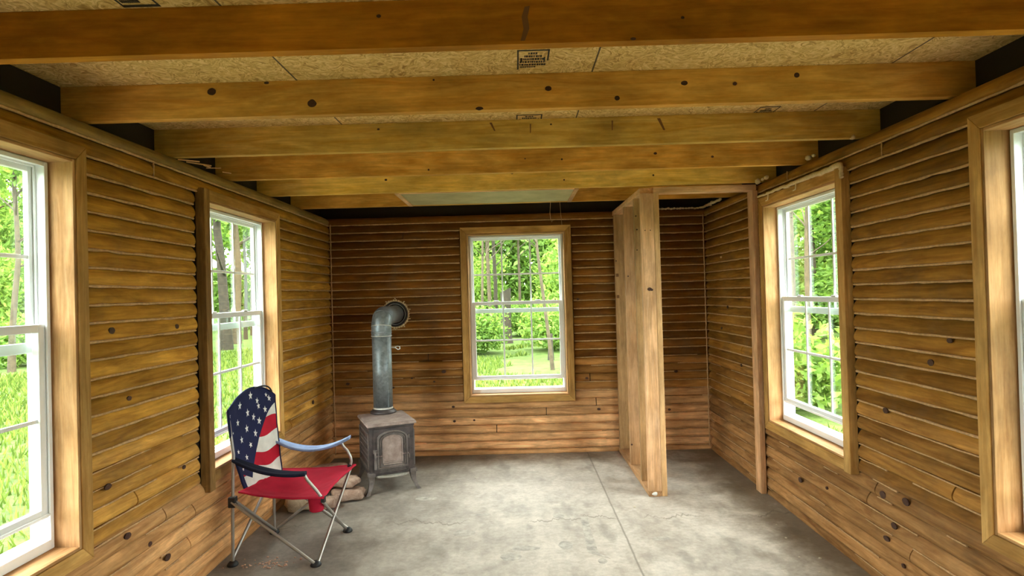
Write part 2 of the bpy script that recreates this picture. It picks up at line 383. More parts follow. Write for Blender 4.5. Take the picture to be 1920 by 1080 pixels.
for (x, z) in ((1.075, 1.86), (1.075, 1.845), (1.10, 1.80), (1.12, 1.795), (1.15, 1.795), (1.165, 1.79)): blob(mb, (x, YB-.004, z), .009, x*9)
blob(mb, (XR-.003, 4.85, 1.69), .010, 3)
o = mb.build('wall_foam', M_FOAM, w_right); o['label'] = 'blobs of yellowed expanding foam'

# solid front wall behind the camera, dark so less light bounces onto the joists
mb = MB()
mb.box(XL-WT, XR+WT, YF-WT, YF, 0, ZC, 0)
tag(mb.build('wall_front', MW['dark_trim']), 'plain front wall behind the viewer', 'wall', kind='structure')

# ------------------------------------------------------------------ floor, ceiling, roof, ground
mb = MB(); mb.box(XL-WT, XR+WT, YF-WT, YB+WT, -.25, 0)
PFL = lambda x, y, d: (x, y, d)
def fl(px, py): d = FW + (px-960)/F*RT - (py-540)/F*UP; t = -EYE/d.z; return (d.x*t, d.y*t)
mb.prism([fl(1088, 968), fl(1101, 968), fl(1110, 1000), fl(1122, 1036), (.47, 3.16), fl(1102, 1036)], -.004, .0006, PFL, 1)      # a smear where tape was pulled up
for (px, py, a, b) in ((1061, 1022, .040, .055), (985, 1028, .085, .028), (958, 1044, .060, .045), (905, 965, .05, .02), (1048, 968, .035, .03), (1002, 885, .035, .018), (870, 1000, .07, .05), (800, 935, .08, .04), (1130, 1052, .025, .03), (1240, 1010, .05, .03)):
    u, v = fl(px, py); knot_disc(mb, PFL, u, v, a, b, 1, .0006)
tag(mb.build('floor', [M_CON, plain('grey_floor_stain', (.36, .325, .28), .7, nscale=22, namt=.35)]), 'bare grey concrete slab floor with a saw cut and stains', 'floor', kind='structure')
mb = MB(); mb.box(XL-WT, XR+WT, YF-WT, YB+WT, ZC, ZC+.014)
for x in (-.842, .326, 1.508): mb.box(x-.003, x+.003, YF, YB, ZC-.0007, ZC, 1)
for y in (2.62,): mb.box(XL, XR, y-.0015, y+.0015, ZC-.0005, ZC, 1)
ceil = tag(mb.build('ceiling', [M_OSB, M_SEAM]), 'ceiling of pale oriented strand board sheets between the joists', 'ceiling', kind='structure')
# the mill's ink stamps on the boards: frame, rows of print too small to read
def stamp(x0, x1, y0, y1, skew=0, rows=5, cut=False, seed=0):
    mb = MB(); R = random.Random(seed); w = x1-x0; h = y1-y0
    T = lambda a, b, d: (x0 + a*w + skew*b, y0 + b*h, ZC-.0009-d)
    def bar(a0, a1, b0, b1): mb.prism([(a0, b0), (a1, b0), (a1, b1), (a0, b1)], -.0004, .0006, T)
    bar(0, .05, 0, 1); bar(0, 1, 0, .05); bar(.95, 1, 0, .55 if cut else 1)
    if not cut: bar(0, 1, .95, 1)
    for i in range(rows):
        b = .13 + i*.72/rows; wid = (.30, .55, .76, .84, .84, .84)[min(i, 5)]; a = .5-wid/2
        while a < .5+wid/2:
            L = R.uniform(.03, .075); bar(a, min(a+L, .5+wid/2), b, b+.085); a += L+R.uniform(.012, .03)
    bar(.10, .16, .40, .60); bar(.84, .89, .38, .55)
    a = .1
    while a < .55: L = R.uniform(.03, .06); bar(a, a+L, .84, .90); a += L+.016
    return mb.build('ink_stamp', M_INK, ceil)
stamp(.030, .147, 2.083, 2.262, cut=True, seed=1)['label'] = 'black printed mill stamp, frame and rows of print'
stamp(.028, .155, 2.838, 3.02, seed=2)
stamp(1.206, 1.305, 2.822, 3.02, seed=3)
stamp(-1.121, -1.012, 1.45, 1.70, seed=4)
mb = MB(); mb.box(XL-WT-.12, XR+WT+.12, YF-WT-.12, YB+WT+.12, ZC+.015, ZC+.16)
tag(mb.build('roof', M_EXT), 'flat roof deck over the ceiling boards', 'roof', kind='structure')

def grassmat():
    n = NT('lawn'); vec, c = n.obj()
    a = n.noise(vec, .35, 4, .6); b = n.noise(vec, 5, 5, .7); d = n.noise(vec, 40, 4, .7)
    col = n.mix(n.ramp(b, (.3, 0), (.7, 1)), (.032, .056, .012), (.095, .142, .034))
    col = n.mix(.6, col, n.ramp(a, (.35, .6), (.65, 1.3)), 'MULTIPLY'); col = n.mix(.6, col, n.ramp(d, (.3, .6), (.7, 1.25)), 'MULTIPLY')
    ex = n.math('MAXIMUM', n.math('MAXIMUM', n.math('SUBTRACT', XL-WT-.9, c[0]), n.math('SUBTRACT', c[0], XR+WT+.9)), n.math('SUBTRACT', c[1], YB+WT+.9))
    near = n.ramp(n.math('ADD', ex, n.math('MULTIPLY', n.math('SUBTRACT', b, .5), .8)), (0, 1), (.5, 0))
    gr = n.ramp(d, (.3, (.14, .13, .10)), (.7, (.30, .28, .24)))
    col = n.mix(n.math('MULTIPLY', near, .9), col, gr)
    n.bsdf(col, .9, 0, n.bump(d, .5, .02), .1); return n.m
ZGD = -.27
def ground_z(x, y):
    r = math.hypot(x, y-2); return ZGD + max(0, r-41)*.35 + .05*nz(x*.15, y*.15)*min(1, max(0, r-6)/4)
mb = MB(); mb.grid(lambda s, t: (lambda x, y: (x, y, ground_z(x, y)))(-45+90*s, -30+80*t), 90, 80)
tag(mb.build('ground', grassmat()), 'green lawn and forest floor outside the windows', 'ground', kind='structure')

# ------------------------------------------------------------------ windows
def window(n, label, axis):
    P, a, b = WIN[n]; tv, th = MW['trim_v'], MW['trim_'+axis]; jv, jh = MW['jamb_v'], MW['jamb_'+axis]
    mb = MB()
    fa, fb, f0, f1 = a, b, ZB, ZT
    def ring(mb, a, b, z0, z1, wl, wr, wb, wt, d0, d1, m=0):
        mb.box(a, a+wl, z0, z1, d0, d1, m, T=P); mb.box(b-wr, b, z0, z1, d0, d1, m, T=P)
        mb.box(a+wl, b-wr, z0, z0+wb, d0, d1, m, T=P); mb.box(a+wl, b-wr, z1-wt, z1, d0, d1, m, T=P)
    ring(mb, a, b, ZB, ZT, .013, .013, .030, .013, -.150, -.080)
    ring(mb, a+.013, b-.013, ZB+.03, ZT-.013, .009, .009, .006, .008, -.121, -.114)
    ring(mb, a+.013, b-.013, ZB+.03, ZT-.013, .012, .012, .012, .010, -.150, -.144)
    ring(mb, a+.004, b-.004, ZB+.004, ZT-.004, .016, .016, .034, .014, -.084, -.076)
    root = mb.build('window_%d' % n, M_VINYL, bevel=.0015); tag(root, label, 'window', kind='structure')
    ia, ib, oa, ob = a-.013, b+.013, a-.068, b+.068
    zi0, zi1, zo0, zo1 = ZB-.013, ZT+.013, ZB-.070, ZT+.070
    if n == 2: near = .030
    quads = [([(oa, zo0), (ia, zi0), (ia, zi1), (oa, zo1)], tv), ([(ob, zo0), (ob, zo1), (ib, zi1), (ib, zi0)], tv),
             ([(oa, zo1), (ia, zi1), (ib, zi1), (ob, zo1)], th), ([(oa, zo0), (ob, zo0), (ib, zi0), (ia, zi0)], th)]
    for q, (poly, mt) in enumerate(quads):
        m2 = MB(); m2.prism(poly, -.020, .019, P)
        if n in (2, 4) and q == 0 and n == 2:
            m2 = MB(); m2.box(a-.066, a-.010, ZB-.105, ZT+.068, -.02, .030, T=P); mt = MW['dark_trim']
        if n == 4 and q == 0:
            m2 = MB(); m2.box(a-.070, a-.008, ZB-.072, ZT+.070, -.02, .026, T=P)
        m2.build('casing_board', mt, root, bevel=.003)
    d0, d1 = -.152, .014
    for (x0, x1, z0, z1, mt, nm) in ((a-.0125, a-.0005, ZB-.0125, ZT+.0125, jv, 'jamb_board'), (b+.0005, b+.0125, ZB-.0125, ZT+.0125, jv, 'jamb_board'),
                                 (a, b, ZT+.0005, ZT+.0125, jh, 'head_board'), (a, b, ZB-.0125, ZB-.0005, jh, 'sill_board')):
        m2 = MB(); m2.box(x0, x1, z0, z1, d0, d1, T=P); m2.build(nm, mt, root, bevel=.002)
    def sash(nm, a, b, z0, z1, st, rt, rb, d0, d1):
        m2 = MB(); ring(m2, a, b, z0, z1, st, st, rb, rt, d0, d1)
        s = m2.build(nm, M_VINYL, root, bevel=.002)
        ga, gb, g0, g1 = a+st, b-st, z0+rb, z1-rt; dm = (d0+d1)/2
        m3 = MB()
        for f in (1/3, 2/3): u = ga+(gb-ga)*f; m3.box(u-.007, u+.007, g0, g1, dm-.004, dm+.004, T=P)
        zm = (g0+g1)/2; m3.box(ga, gb, zm-.007, zm+.007, dm-.0042, dm+.0042, T=P)
        m3.build('grille', M_VINYL, s, bevel=.001)
        m4 = MB(); m4.box(ga-.004, gb+.004, g0-.004, g1+.004, dm-.009, dm-.006, T=P); m4.build('glass_pane', M_GLASS, s)
        return s
    sash('upper_sash', a+.016, b-.016, 1.262, ZT-.015, .022, .024, .038, -.143, -.123)
    lo = sash('lower_sash', a+.014, b-.014, ZB+.118, 1.366, .034, .030, .036, -.112, -.086)
    for f in (.28, .72):
        m2 = MB(); u = a+(b-a)*f; m2.box(u-.025, u+.025, 1.366, 1.376, -.106, -.088, T=P); m2.build('latch', M_VINYL, lo, bevel=.003)
    m2 = MB(); m2.box(a+.02, b-.02, ZB+.126, ZB+.134, -.0865, -.076, T=P); m2.build('lift_rail', M_VINYL, lo, bevel=.002)
    return root
w1 = window(1, 'white window nearest the viewer in the left wall, cut by the picture edge', 'y')
w2 = window(2, 'white window in the left wall directly behind the folding chair', 'y')
w3 = window(3, 'white double hung window with pine casing in the back wall', 'x')
w4 = window(4, 'white window in the right wall beside the stud partition', 'y')
w5 = window(5, 'window nearest the viewer in the right wall, mostly its pine jamb', 'y')
window(6, 'unseen left wall window behind the viewer, added for light', 'y'); window(7, 'unseen right wall window behind the viewer, added for light', 'y')  # unseen pair added so the joists and ceiling get more daylight
# foam squeezed out above the casing of the right window, hooks below it
mb = MB(); pts = []; rs = []
for i in range(60):
    t = i/59; u = 4.03-t*1.02; pts.append((XR-.026-.003*nz(i*.4, 1), u, ZT+.082+.010*nz(i*.22, 3)-.004*t)); rs.append(.008+.008*t+.004*nz(i*.5, 8))
for i in range(8): pts.append((XR-.027, 3.005-.004*(i % 2), ZT+.074-i*.009)); rs.append(.011+.004*nz(i*.9, 2))
mb.tube(pts, rs, 7)
for u in (3.86, 3.48): mb.tube([(XR-.03, u, ZT+.075), (XR-.032, u, ZT+.05), (XR-.034, u, ZT+.036), (XR-.034, u+.03, ZT+.034)], .004, 6)
o = mb.build('foam_bead', M_FOAM, w4); o['label'] = 'lumpy yellowed foam along the top of the casing'

# ------------------------------------------------------------------ ceiling joists
JY = [1.7076, 2.3082, 2.9111, 3.5076, 4.0721, 4.6854]
JK = [[(-.378, 2.255, .008, .006), (.364, 2.166, .01, .005), (.51, 2.224, .006, .005)],
      [(-1.181, 2.264, .020, .017), (-.784, 2.206, .021, .018), (-.122, 2.167, .018, .008), (.152, 2.238, .015, .012), (.422, 2.192, .012, .011), (.688, 2.244, .016, .011), (.887, 2.236, .010, .009), (1.131, 2.262, .013, .012), (-.962, 2.293, .012, .006), (-.30, 2.285, .005, .005)],
      [(.20, 2.27, .006, .005), (-.66, 2.27, .008, .006)], [(.30, 2.23, .007, .007), (.86, 2.25, .012, .009), (1.2, 2.22, .010, .008), (-.5, 2.19, .007, .007), (.08, 2.24, .005, .005)],
      [(-.88, 2.25, .011, .009), (.36, 2.215, .007, .007), (.98, 2.23, .008, .008), (.0, 2.27, .010, .006)], [(.1, 2.20, .01, .008)]]
JL = ['ceiling joist nearest the viewer, spanning the top of the picture, dark reddish face', 'second ceiling joist from the viewer, with a row of dark round knots',
      'third ceiling joist from the viewer, with short dark vertical marks', 'fourth ceiling joist from the viewer, plain pine with small knots',
      'fifth ceiling joist, resting over the header of the stud partition', 'last ceiling joist, behind the pale hatch and next to the back wall']
for i, (y, ks, lb) in enumerate(zip(JY, JK, JL)):
    mb = MB(); mb.box(XL-.123, XR+.123, y, y+.038, ZJ, ZC-.001)
    PJ = lambda u, z, d, y=y: (u, y-d, z)
    for (u, z, a, b) in ks: knot_disc(mb, PJ, u, z, a*.85, b*.85, 1, .0008)
    if i == 0: mb.prism([(.035, 2.17), (.045, 2.205), (.04, 2.24), (.05, 2.27), (.065, 2.272), (.058, 2.24), (.062, 2.205), (.048, 2.17)], -.004, .0006, PJ, 2)
    if i == 2:
        for (u, z0, z1, w, sl) in ((-.10, 2.245, 2.287, .006, .022), (.098, 2.23, 2.275, .0035, 0), (.505, 2.232, 2.28, .004, 0), (.735, 2.225, 2.285, .008, .03)):
            mb.prism([(u-w+sl, z0), (u+w*.2+sl, z0), (u+w, z1), (u-w, z1)], -.004, .0007, PJ, 2)
    o = mb.build('ceiling_joist', [MW[('joist_red', 'joist', 'joist_pale', 'joist', 'joist_pale', 'joist')[i]], M_KNOT, M_STAIN]); tag(o, lb, 'joist', 'ceiling joists across the room', 'thing')

# hatch panel between the last two joists, with its two pull strings
t = empty('ceiling_hatch', (-.18, 4.38, ZJ), 'pale square hatch panel in the ceiling near the back window', 'hatch')
mb = MB(); mb.box(-.80, .435, 4.112, 4.683, ZJ+.002, ZJ+.014); mb.build('panel', plain('pale_hatch_board', (.40, .34, .18), .7, nscale=5, namt=.2), t)
for x in (-.83, .435): mb = MB(); mb.box(x, x+.03, 4.112, 4.683, ZJ-.008, ZJ+.014); mb.build('trim_strip', MW['stud_y'], t, bevel=.002)
mb = MB(); mb.box(-.80, .435, 4.112, 4.130, ZJ-.004, ZJ+.0018); mb.build('trim_strip', MW['stud_x'], t, bevel=.001)
t = empty('pull_cord', (.34, 4.66, ZJ), 'thin pale pull string loop hanging from the ceiling hatch', 'cord')
mb = MB(); mb.tube([(.300, 4.66, ZJ+.001), (.296, 4.66, 2.12), (.292, 4.66, 2.07), (.296, 4.66, 2.02), (.306, 4.66, 1.995), (.314, 4.66, 2.01)], .0022, 6); mb.build('string', M_CAULK, t)
mb = MB(); mb.tube([(.372, 4.66, ZJ+.001), (.376, 4.66, 2.10), (.380, 4.66, 2.03), (.384, 4.66, 1.97)], .0016, 6); mb.build('string', M_CAULK, t)
# wood splinters on the left wall's top log
for i, (u, L, an) in enumerate(((3.02, .16, .5), (3.12, .22, .2), (3.20, .15, -.4), (3.27, .12, .9), (3.42, .10, .1))):
    mb = MB(); z = ZW+.010+.005*i; c, s = math.cos(an), math.sin(an)
    T = lambda a, b, d: (XL-.012 + a*s*.5 - b*c*.3, u + a*c, z + d + a*.12)
    mb.prism([(-L/2, -.006), (L/2-.03, -.009), (L/2, .002), (L/2-.05, .010), (-L/2+.02, .007)], 0, .006, T)
    o = mb.build('wood_splinter', MW['stud_y']); tag(o, 'split wood splinter lying on the top log above the left window', 'splinter', 'splinters on the left top log')

# ------------------------------------------------------------------ stud partition
pt = empty('stud_partition', (.94, 4.1, 0), 'open pine stud wall and doorway frame at the right of the back wall', 'partition', kind='thing')
def part(name, mat, parent, *b, bevel=.003, label=None):
    m = MB(); m.box(*b); o = m.build(name, mat, parent, bevel=bevel)
    if label: o['label'] = label
    return o
PX0, PX1 = .889, .978
part('bottom_plate', MW['stud_y'], pt, PX0, PX1, 4.088, YB-.002, 0.0005, .038)
part('top_plate', MW['stud_y'], pt, PX0, PX1, 4.112, YB-.002, 2.110, ZJ-.012)
for i, y in enumerate((4.089, 4.31, 4.72, 5.20)):
    mb = MB(); mb.box(PX0, PX1, y, y+.038, .039, 2.109); Pq = lambda u, z, d, y=y: (u, y-d, z); Pl = lambda u, z, d: (PX0-d, u, z)
    KN = [[(.935, 1.44, .016, .012), (.95, 1.435, .010, .008), (.915, 1.85, .004, .004), (.952, 1.85, .004, .004)], [(.90, 1.98, .006, .006), (.905, 1.88, .007, .006), (.902, 1.73, .005, .005)], [(.91, 1.55, .006, .006), (.90, .20, .008, .007)], [(.90, 1.7, .006, .006)]][i]
    for (u, z, a, b) in KN: knot_disc(mb, Pq, u, z, a, b, 1, .0008)
    if i == 3:
        for z in (1.37, 1.56): mb.prism([(y+.004, z), (y+.034, z), (y+.034, z+.03), (y+.004, z+.03)], -.003, .0006, Pl, 2); mb.prism([(PX0+.006, z), (PX0+.03, z), (PX0+.03, z+.028), (PX0+.006, z+.028)], -.003, .0006, Pq, 2)
    mb.build('stud', [MW['stud_v' if i in (0, 2) else 'stud_w'], M_KNOT, M_STAIN], pt)
mb = MB(); blob(mb, (.93, 4.086, .02), .014, 5, sq=(1.5, .25, .9)); mb.build('foam_dab', plain('white_paint_dab', (.8, .8, .76), .6), pt)
part('jamb_stud', MW['stud_w'], pt, .979, 1.017, 4.088, 4.177, .0005, 2.108)
part('jamb_stud', MW['stud_v'], pt, 1.667, 1.705, 4.088, 4.177, .0005, 2.108)
part('header', MW['stud_x'], pt, .979, 1.697, 4.088, 4.177, 2.109, 2.150)

# ------------------------------------------------------------------ wood stove
M_IRON = None
def ironmat(name, c0, c1, metal=.3, rough=.5):
    n = NT(name); vec, c = n.obj(); a = n.noise(vec, 14, 5, .65); b = n.noise(vec, 70, 4, .7)
    col = n.mix(n.ramp(a, (.35, 0), (.68, 1)), c0, c1); col = n.mix(.5, col, n.ramp(b, (.3, .7), (.7, 1.2)), 'MULTIPLY')
    n.bsdf(col, rough, metal, n.bump(b, .25, .002), .5); return n.m
M_IRON = ironmat('dark_cast_iron', (.045, .036, .038), (.105, .082, .078), .25, .45)
M_RUST = ironmat('dusty_rusted_iron', (.25, .18, .16), (.42, .33, .29), .1, .6)
M_IRON2 = ironmat('worn_grey_iron', (.10, .085, .08), (.22, .185, .17), .3, .5)
def galv():
    n = NT('galvanised_steel'); vec, c = n.obj()
    sp_ = n.node('ShaderNodeTexVoronoi', {'Vector': vec, 'Scale': 55.0}); v = n.node('ShaderNodeSeparateColor', {0: sp_.outputs['Color']}).outputs[0]
    a = n.noise(vec, 7, 5, .65, .5)
    col = n.mix(v, (.20, .225, .24), (.30, .33, .345)); col = n.mix(.8, col, n.ramp(a, (.3, (.55, .55, .52)), (.7, (1.15, 1.18, 1.2))), 'MULTIPLY')
    n.bsdf(col, n.ramp(v, (0, .42), (1, .58)), .55, n.bump(a, .12, .004), .5); return n.m
M_GALV = galv(); M_GALV2 = plain('bright_galvanised_edge', (.62, .62, .58), .45, .4, nscale=30)
SA = math.radians(24)
st = empty('wood_stove', (-1.025, 4.53, 0), 'small dark cast iron wood stove with arched door standing on four legs', 'stove', rz=SA)
W, D, Z0, Z1 = .165, .205, .135, .500      # half width, half depth of the body
def L(mb, name, mat, parent=st, **k): return mb.build(name, mat, parent, local=True, **k)
mb = MB(); mb.box(-W, W, -D, D, Z0, Z1-.012)
mb.box(-W-.004, W+.004, -D-.004, D+.004, Z0-.006, Z0+.022); mb.box(-W-.004, W+.004, -D-.004, D+.004, Z1-.03, Z1-.012)
body = L(mb, 'body', M_IRON, bevel=.004)
for s in (-1, 1):      # ribbed side panels
    mb = MB(); x = s*W
    def pan(y0, y1, z0, z1, t): mb.box(min(x, x+s*t), max(x, x+s*t), y0, y1, z0, z1)
    pan(-D+.012, D-.012, Z1-.075, Z1-.062, .009); pan(-D+.012, D-.012, Z0+.035, Z0+.048, .009)
    pan(-D+.012, -D+.026, Z0+.035, Z1-.062, .009); pan(D-.026, D-.012, Z0+.035, Z1-.062, .009)
    for z in (.225, .262, .30, .345, .375): pan(-D+.026, D-.026, z, z+.009, .006)
    L(mb, 'side_panel', M_IRON2, bevel=.002)
# top plate: slightly larger, moulded edge
mb = MB(); mb.box(-W-.016, W+.016, -D-.022, D+.018, Z1-.012, Z1+.004); mb.box(-W-.011, W+.011, -D-.016, D+.012, Z1+.004, Z1+.010)
o = L(mb, 'top_plate', M_RUST, bevel=.004); o['label'] = 'dusty rust-brown top plate'
def arch(hw, z0, z1, n=12, flat=.55):      # arched outline, half width hw
    rise = hw*flat; zs = z1-rise; pts = [(-hw, z0), (hw, z0), (hw, zs)]
    pts += [(hw*math.cos(PI*i/n), zs+rise*math.sin(PI*i/n)) for i in range(1, n)] + [(-hw, zs)]
    return pts
Tf = lambda a, b, d: (a, -D-d, b)
def archring(mb, hw, z0, z1, w, d0, d1, m=0):
    o_ = arch(hw, z0, z1); i_ = arch(hw-w, z0+w, z1-w); k = len(o_)
    vs = [Tf(a, b, d1) for a, b in o_] + [Tf(a, b, d1) for a, b in i_] + [Tf(a, b, d0) for a, b in o_] + [Tf(a, b, d0) for a, b in i_]
    fs = []
    for i in range(k):
        j = (i+1) % k; fs += [(i, j, k+j, k+i), (i, 2*k+i, 2*k+j, j), (k+i, k+j, 3*k+j, 3*k+i)]
    mb.add(vs, fs, m)
mb = MB(); mb.box(-.135, .135, -D-.008, -D-.002, Z0+.012, Z1-.032)
L(mb, 'front_plate', M_IRON, bevel=.002)
mb = MB(); mb.prism(arch(.112, Z0+.045, Z1-.045), .004, .014, Tf); archring(mb, .112, Z0+.045, Z1-.045, .012, .012, .024); archring(mb, .094, Z0+.062, Z1-.062, .007, .013, .021)
door = L(mb, 'door', M_IRON2, bevel=.0015)
mb = MB(); archring(mb, .075, Z0+.085, Z1-.080, .007, .013, .022); mb.box(-.066, .066, -D-.020, -D-.013, Z0+.070, Z0+.080)
for sx in (-1, 1):
    mb.box(sx*.098-.022, sx*.098+.022, -D-.021, -D-.013, Z0+.135, Z0+.141)
    for a0 in (.40, .425): pass
mb.box(-.085, .085, -D-.019, -D-.013, Z0+.054, Z0+.060)
L(mb, 'door_moulding', M_RUST, door)
mb = MB(); mb.prism(arch(.066, Z0+.094, Z1-.089), .010, .0165, Tf); L(mb, 'door_panel', M_RUST, door)['label'] = 'rusty arched centre panel'
mb = MB(); mb.tube([(-.128, -D-.020, Z0+.175), (-.131, -D-.045, Z0+.165), (-.131, -D-.050, Z0+.14), (-.131, -D-.047, Z0+.055)], [.006, .007, .008, .012], 10); mb.box(-.140, -.112, -D-.024, -D-.002, Z0+.160, Z0+.185)
L(mb, 'door_handle', M_IRON2, door, bevel=.001)
for z in (Z0+.10, Z0+.245): mb = MB(); mb.tube([(.122, -D-.014, z), (.122, -D-.014, z+.03)], .007, 10); mb.box(.105, .122, -D-.017, -D-.008, z+.006, z+.024); L(mb, 'hinge', M_IRON2, door)
mb = MB()
for a in (0, 1, 2): mb.box(-.10+.004*a, .10-.004*a, -D-.012+.0005*a, -D-.002, Z0+.016+a*.010, Z0+.022+a*.010)
L(mb, 'ash_grate', M_IRON2, bevel=.001)
# ash lip: curved shelf under the front
poly = [(-.125, 0), (.125, 0)] + [(.125*math.cos(PI*i/14), .055*math.sin(PI*i/14)) for i in range(1, 14)]
mb = MB(); mb.prism(poly, Z0-.020, Z0-.006, lambda a, b, d: (a, -D-b+.01, d)); L(mb, 'ash_lip', ironmat('pale_ash_lip', (.34, .32, .27), (.5, .48, .42), .2, .5), bevel=.003)['label'] = 'pale ash lip'
for sx in (-1, 1):
    for sy_ in (-1, 1):
        mb = MB(); cx0, cy0 = sx*(W-.014), sy_*(D-.012); N = 7
        for i in range(N-1):
            def sec(t):
                f = t*t; z = Z0+.018-t*(Z0+.018)+.0; ox = sx*(.004+.034*f - .012*math.sin(PI*t)*.6); oy = sy_*(.004+.028*f - .010*math.sin(PI*t)*.6)
                hw = .024*(1-t)+.010*t+(.006 if t > .93 else 0); return [(cx0+ox+a*hw, cy0+oy+b*hw, max(z, 0.0004)) for a, b in ((-1,-1), (1,-1), (1,1), (-1,1))]
            p, q = sec(i/(N-1)), sec((i+1)/(N-1)); mb.add(p+q, [(0,1,5,4), (1,2,6,5), (2,3,7,6), (3,0,4,7), (3,2,1,0), (4,5,6,7)], 0)
        mb.box(cx0-.026+sx*.003, cx0+.026+sx*.003, cy0-.026+sy_*.003, cy0+.026+sy_*.003, Z0-.008, Z0+.016)
        L(mb, 'leg', M_IRON2)
# flue collar on the top plate (at the pipe)
PXC, PYC = -1.085, 4.715
loc = Matrix.Rotation(-SA, 3, 'Z') @ Vector((PXC+1.025, PYC-4.53, 0))
mb = MB(); mb.lathe([(.060, Z1+.010), (.104, Z1+.0105), (.102, Z1+.024), (.088, Z1+.030), (.086, Z1+.040), (.081, Z1+.040), (.081, Z1+.012)], 32, lambda x, y, z: (loc.x+x, loc.y+y, z))
L(mb, 'flue_collar', M_IRON)

# ------------------------------------------------------------------ stove pipe
sp0 = empty('stove_pipe', (PXC, PYC, Z1+.03), 'grey galvanised stove pipe rising from the stove and bending into the back wall', 'pipe')
R = .0765; ZP = 1.280
mb = MB(); mb.lathe([(R-.003, Z1+.0425), (R, Z1+.0425), (R, 1.145), (R-.003, 1.145)], 40, lambda x, y, z: (PXC+x, PYC+y, z))
mb.tube([(PXC+.055, PYC-.0545, Z1+.05), (PXC+.055, PYC-.0545, 1.14)], .0022, 6)
pipe = mb.build('straight_pipe', M_GALV, sp0)
mb = MB(); mb.lathe([(R+.0012, Z1+.043), (R+.0014, Z1+.058)], 40, lambda x, y, z: (PXC+x, PYC+y, z)); mb.build('bottom_edge', M_GALV2, pipe)
# elbow with crimped gores
mb = MB(); rc = .098; secs = []
ang = [0, 22, 45, 68, 90]
ce = Vector((PXC, PYC+rc, ZP-rc))
path = [Vector((PXC, PYC, 1.120)), Vector((PXC, PYC, ZP-rc))]
for a in ang[1:]:
    q = math.radians(a); path.append(Vector((PXC, ce.y - rc*math.cos(q), ce.z + rc*math.sin(q))))
path.append(Vector((PXC, YB-.10, ZP))); path.append(Vector((PXC, YB+.02, ZP)))
rad = [R+.0025, R+.0025] + [R+.002]*4 + [R+.001, R+.001]
mb.tube(path, rad, 40, up=(1, 0, 0)); elbow = mb.build('elbow', M_GALV, sp0)
for z in (1.124, 1.150, 1.163):
    mb = MB(); mb.lathe([(R+.001, z-.004), (R+.0052, z-.003), (R+.0055, z+.003), (R+.001, z+.004)], 40, lambda x, y, z: (PXC+x, PYC+y, z)); mb.build('crimp_ring', M_GALV2 if z < 1.13 else M_GALV, elbow)
for a in (11, 56):
    q = math.radians(a); c = Vector((PXC, ce.y-rc*math.cos(q), ce.z+rc*math.sin(q))); tq = Vector((0, math.sin(q), math.cos(q)))
    mb = MB(); mb.tube([c-tq*.003, c-tq*.0012, c+tq*.0012, c+tq*.003], [R+.001, R+.0042, R+.0042, R+.001], 40, up=(1, 0, 0), caps=False); mb.build('crimp_ring', M_GALV2 if a == 11 else M_GALV, elbow)
mb = MB(); mb.tube([(PXC+R, PYC-.01, 1.030), (PXC+.105, PYC-.01, 1.028), (PXC+.125, PYC-.01, 1.040), (PXC+.145, PYC-.01, 1.036), (PXC+.148, PYC-.01, 1.018), (PXC+.132, PYC-.01, 1.012), (PXC+.118, PYC-.01, 1.022), (PXC+.105, PYC-.01, 1.031)], .0035, 8)
mb.build('damper_handle', M_GALV2, sp0)
# thimble ring around the hole, with ragged foam
t = empty('wall_thimble', (PXC, YB, ZP), 'black collar ring with ragged foam where the stove pipe enters the wall', 'collar')
Tw = lambda x, y, z: (PXC+x, YB-z, ZP+y)
mb = MB(); mb.lathe([(.080, .001), (.081, .012), (.098, .013), (.099, .024), (.110, .022), (.114, .012), (.115, .0005)], 40, Tw); mb.build('ring', plain('black_ring', (.022, .015, .014), .5), t)
mb = MB(); mb.lathe([(.0905, .010), (.0910, .0155), (.0945, .0160), (.0950, .010)], 40, Tw); mb.build('inner_flange', M_GALV2, t)
mb = MB()
for i in range(34):
    q = 2*PI*i/34; rr = .120+.006*nz(i*.9, 3)
    blob(mb, Tw(rr*math.cos(q), rr*math.sin(q), .004), .009+.006*abs(nz(i*1.7, 5)), i, sq=(1.2, .6, 1.2))
for i in range(10): q = 2*PI*i/10+.3; rr = .138+.006*nz(i, 7); blob(mb, Tw(rr*math.cos(q), rr*math.sin(q), .002), .006, i+50, sq=(1.4, .5, .8))
mb.build('foam_frill', M_FOAM, t)

# ------------------------------------------------------------------ folding camp chair
M_TUBE = plain('brushed_grey_tube', (.42, .40, .37), .35, .75)
M_BLK = plain('black_plastic', (.012, .012, .014), .5)
def fabric(name, col, var=.18, rough=.85):
    n = NT(name); vec, c = n.obj()
    a = n.noise(vec, 9, 4, .6); w = n.math('MULTIPLY', n.math('SINE', n.math('MULTIPLY', c[1], 2200)), n.math('SINE', n.math('MULTIPLY', c[2], 2200)))
    cc = n.mix(1, col, n.ramp(a, (.3, 1-var), (.7, 1+var)), 'MULTIPLY'); n.bsdf(cc, rough, 0, n.bump(n.math('ADD', a, n.math('MULTIPLY', w, .1)), .15, .004), .2)
    return n.m
M_RED = fabric('red_canvas', (.44, .012, .038)); M_NAVY = fabric('navy_canvas', (.014, .018, .060)); M_WHITE = fabric('white_canvas', (.70, .69, .63), .08); M_STAR = fabric('white_star_print', (.78, .78, .74), .05)
M_BLUE = fabric('faded_blue_canvas', (.22, .29, .47), .25)
ch = empty('camp_chair', (-1.32, 3.40, 0), 'folding camp chair with stars and stripes back and red seat by the left window', 'chair')
A, B, Cc, Dd = Vector((-1.572, 3.19, 0)), Vector((-1.112, 3.165, 0)), Vector((-1.070, 3.615, 0)), Vector((-1.522, 3.62, 0))
HA, HD = Vector((-1.566, 3.19, .347)), Vector((-1.520, 3.62, .347))          # rear hubs
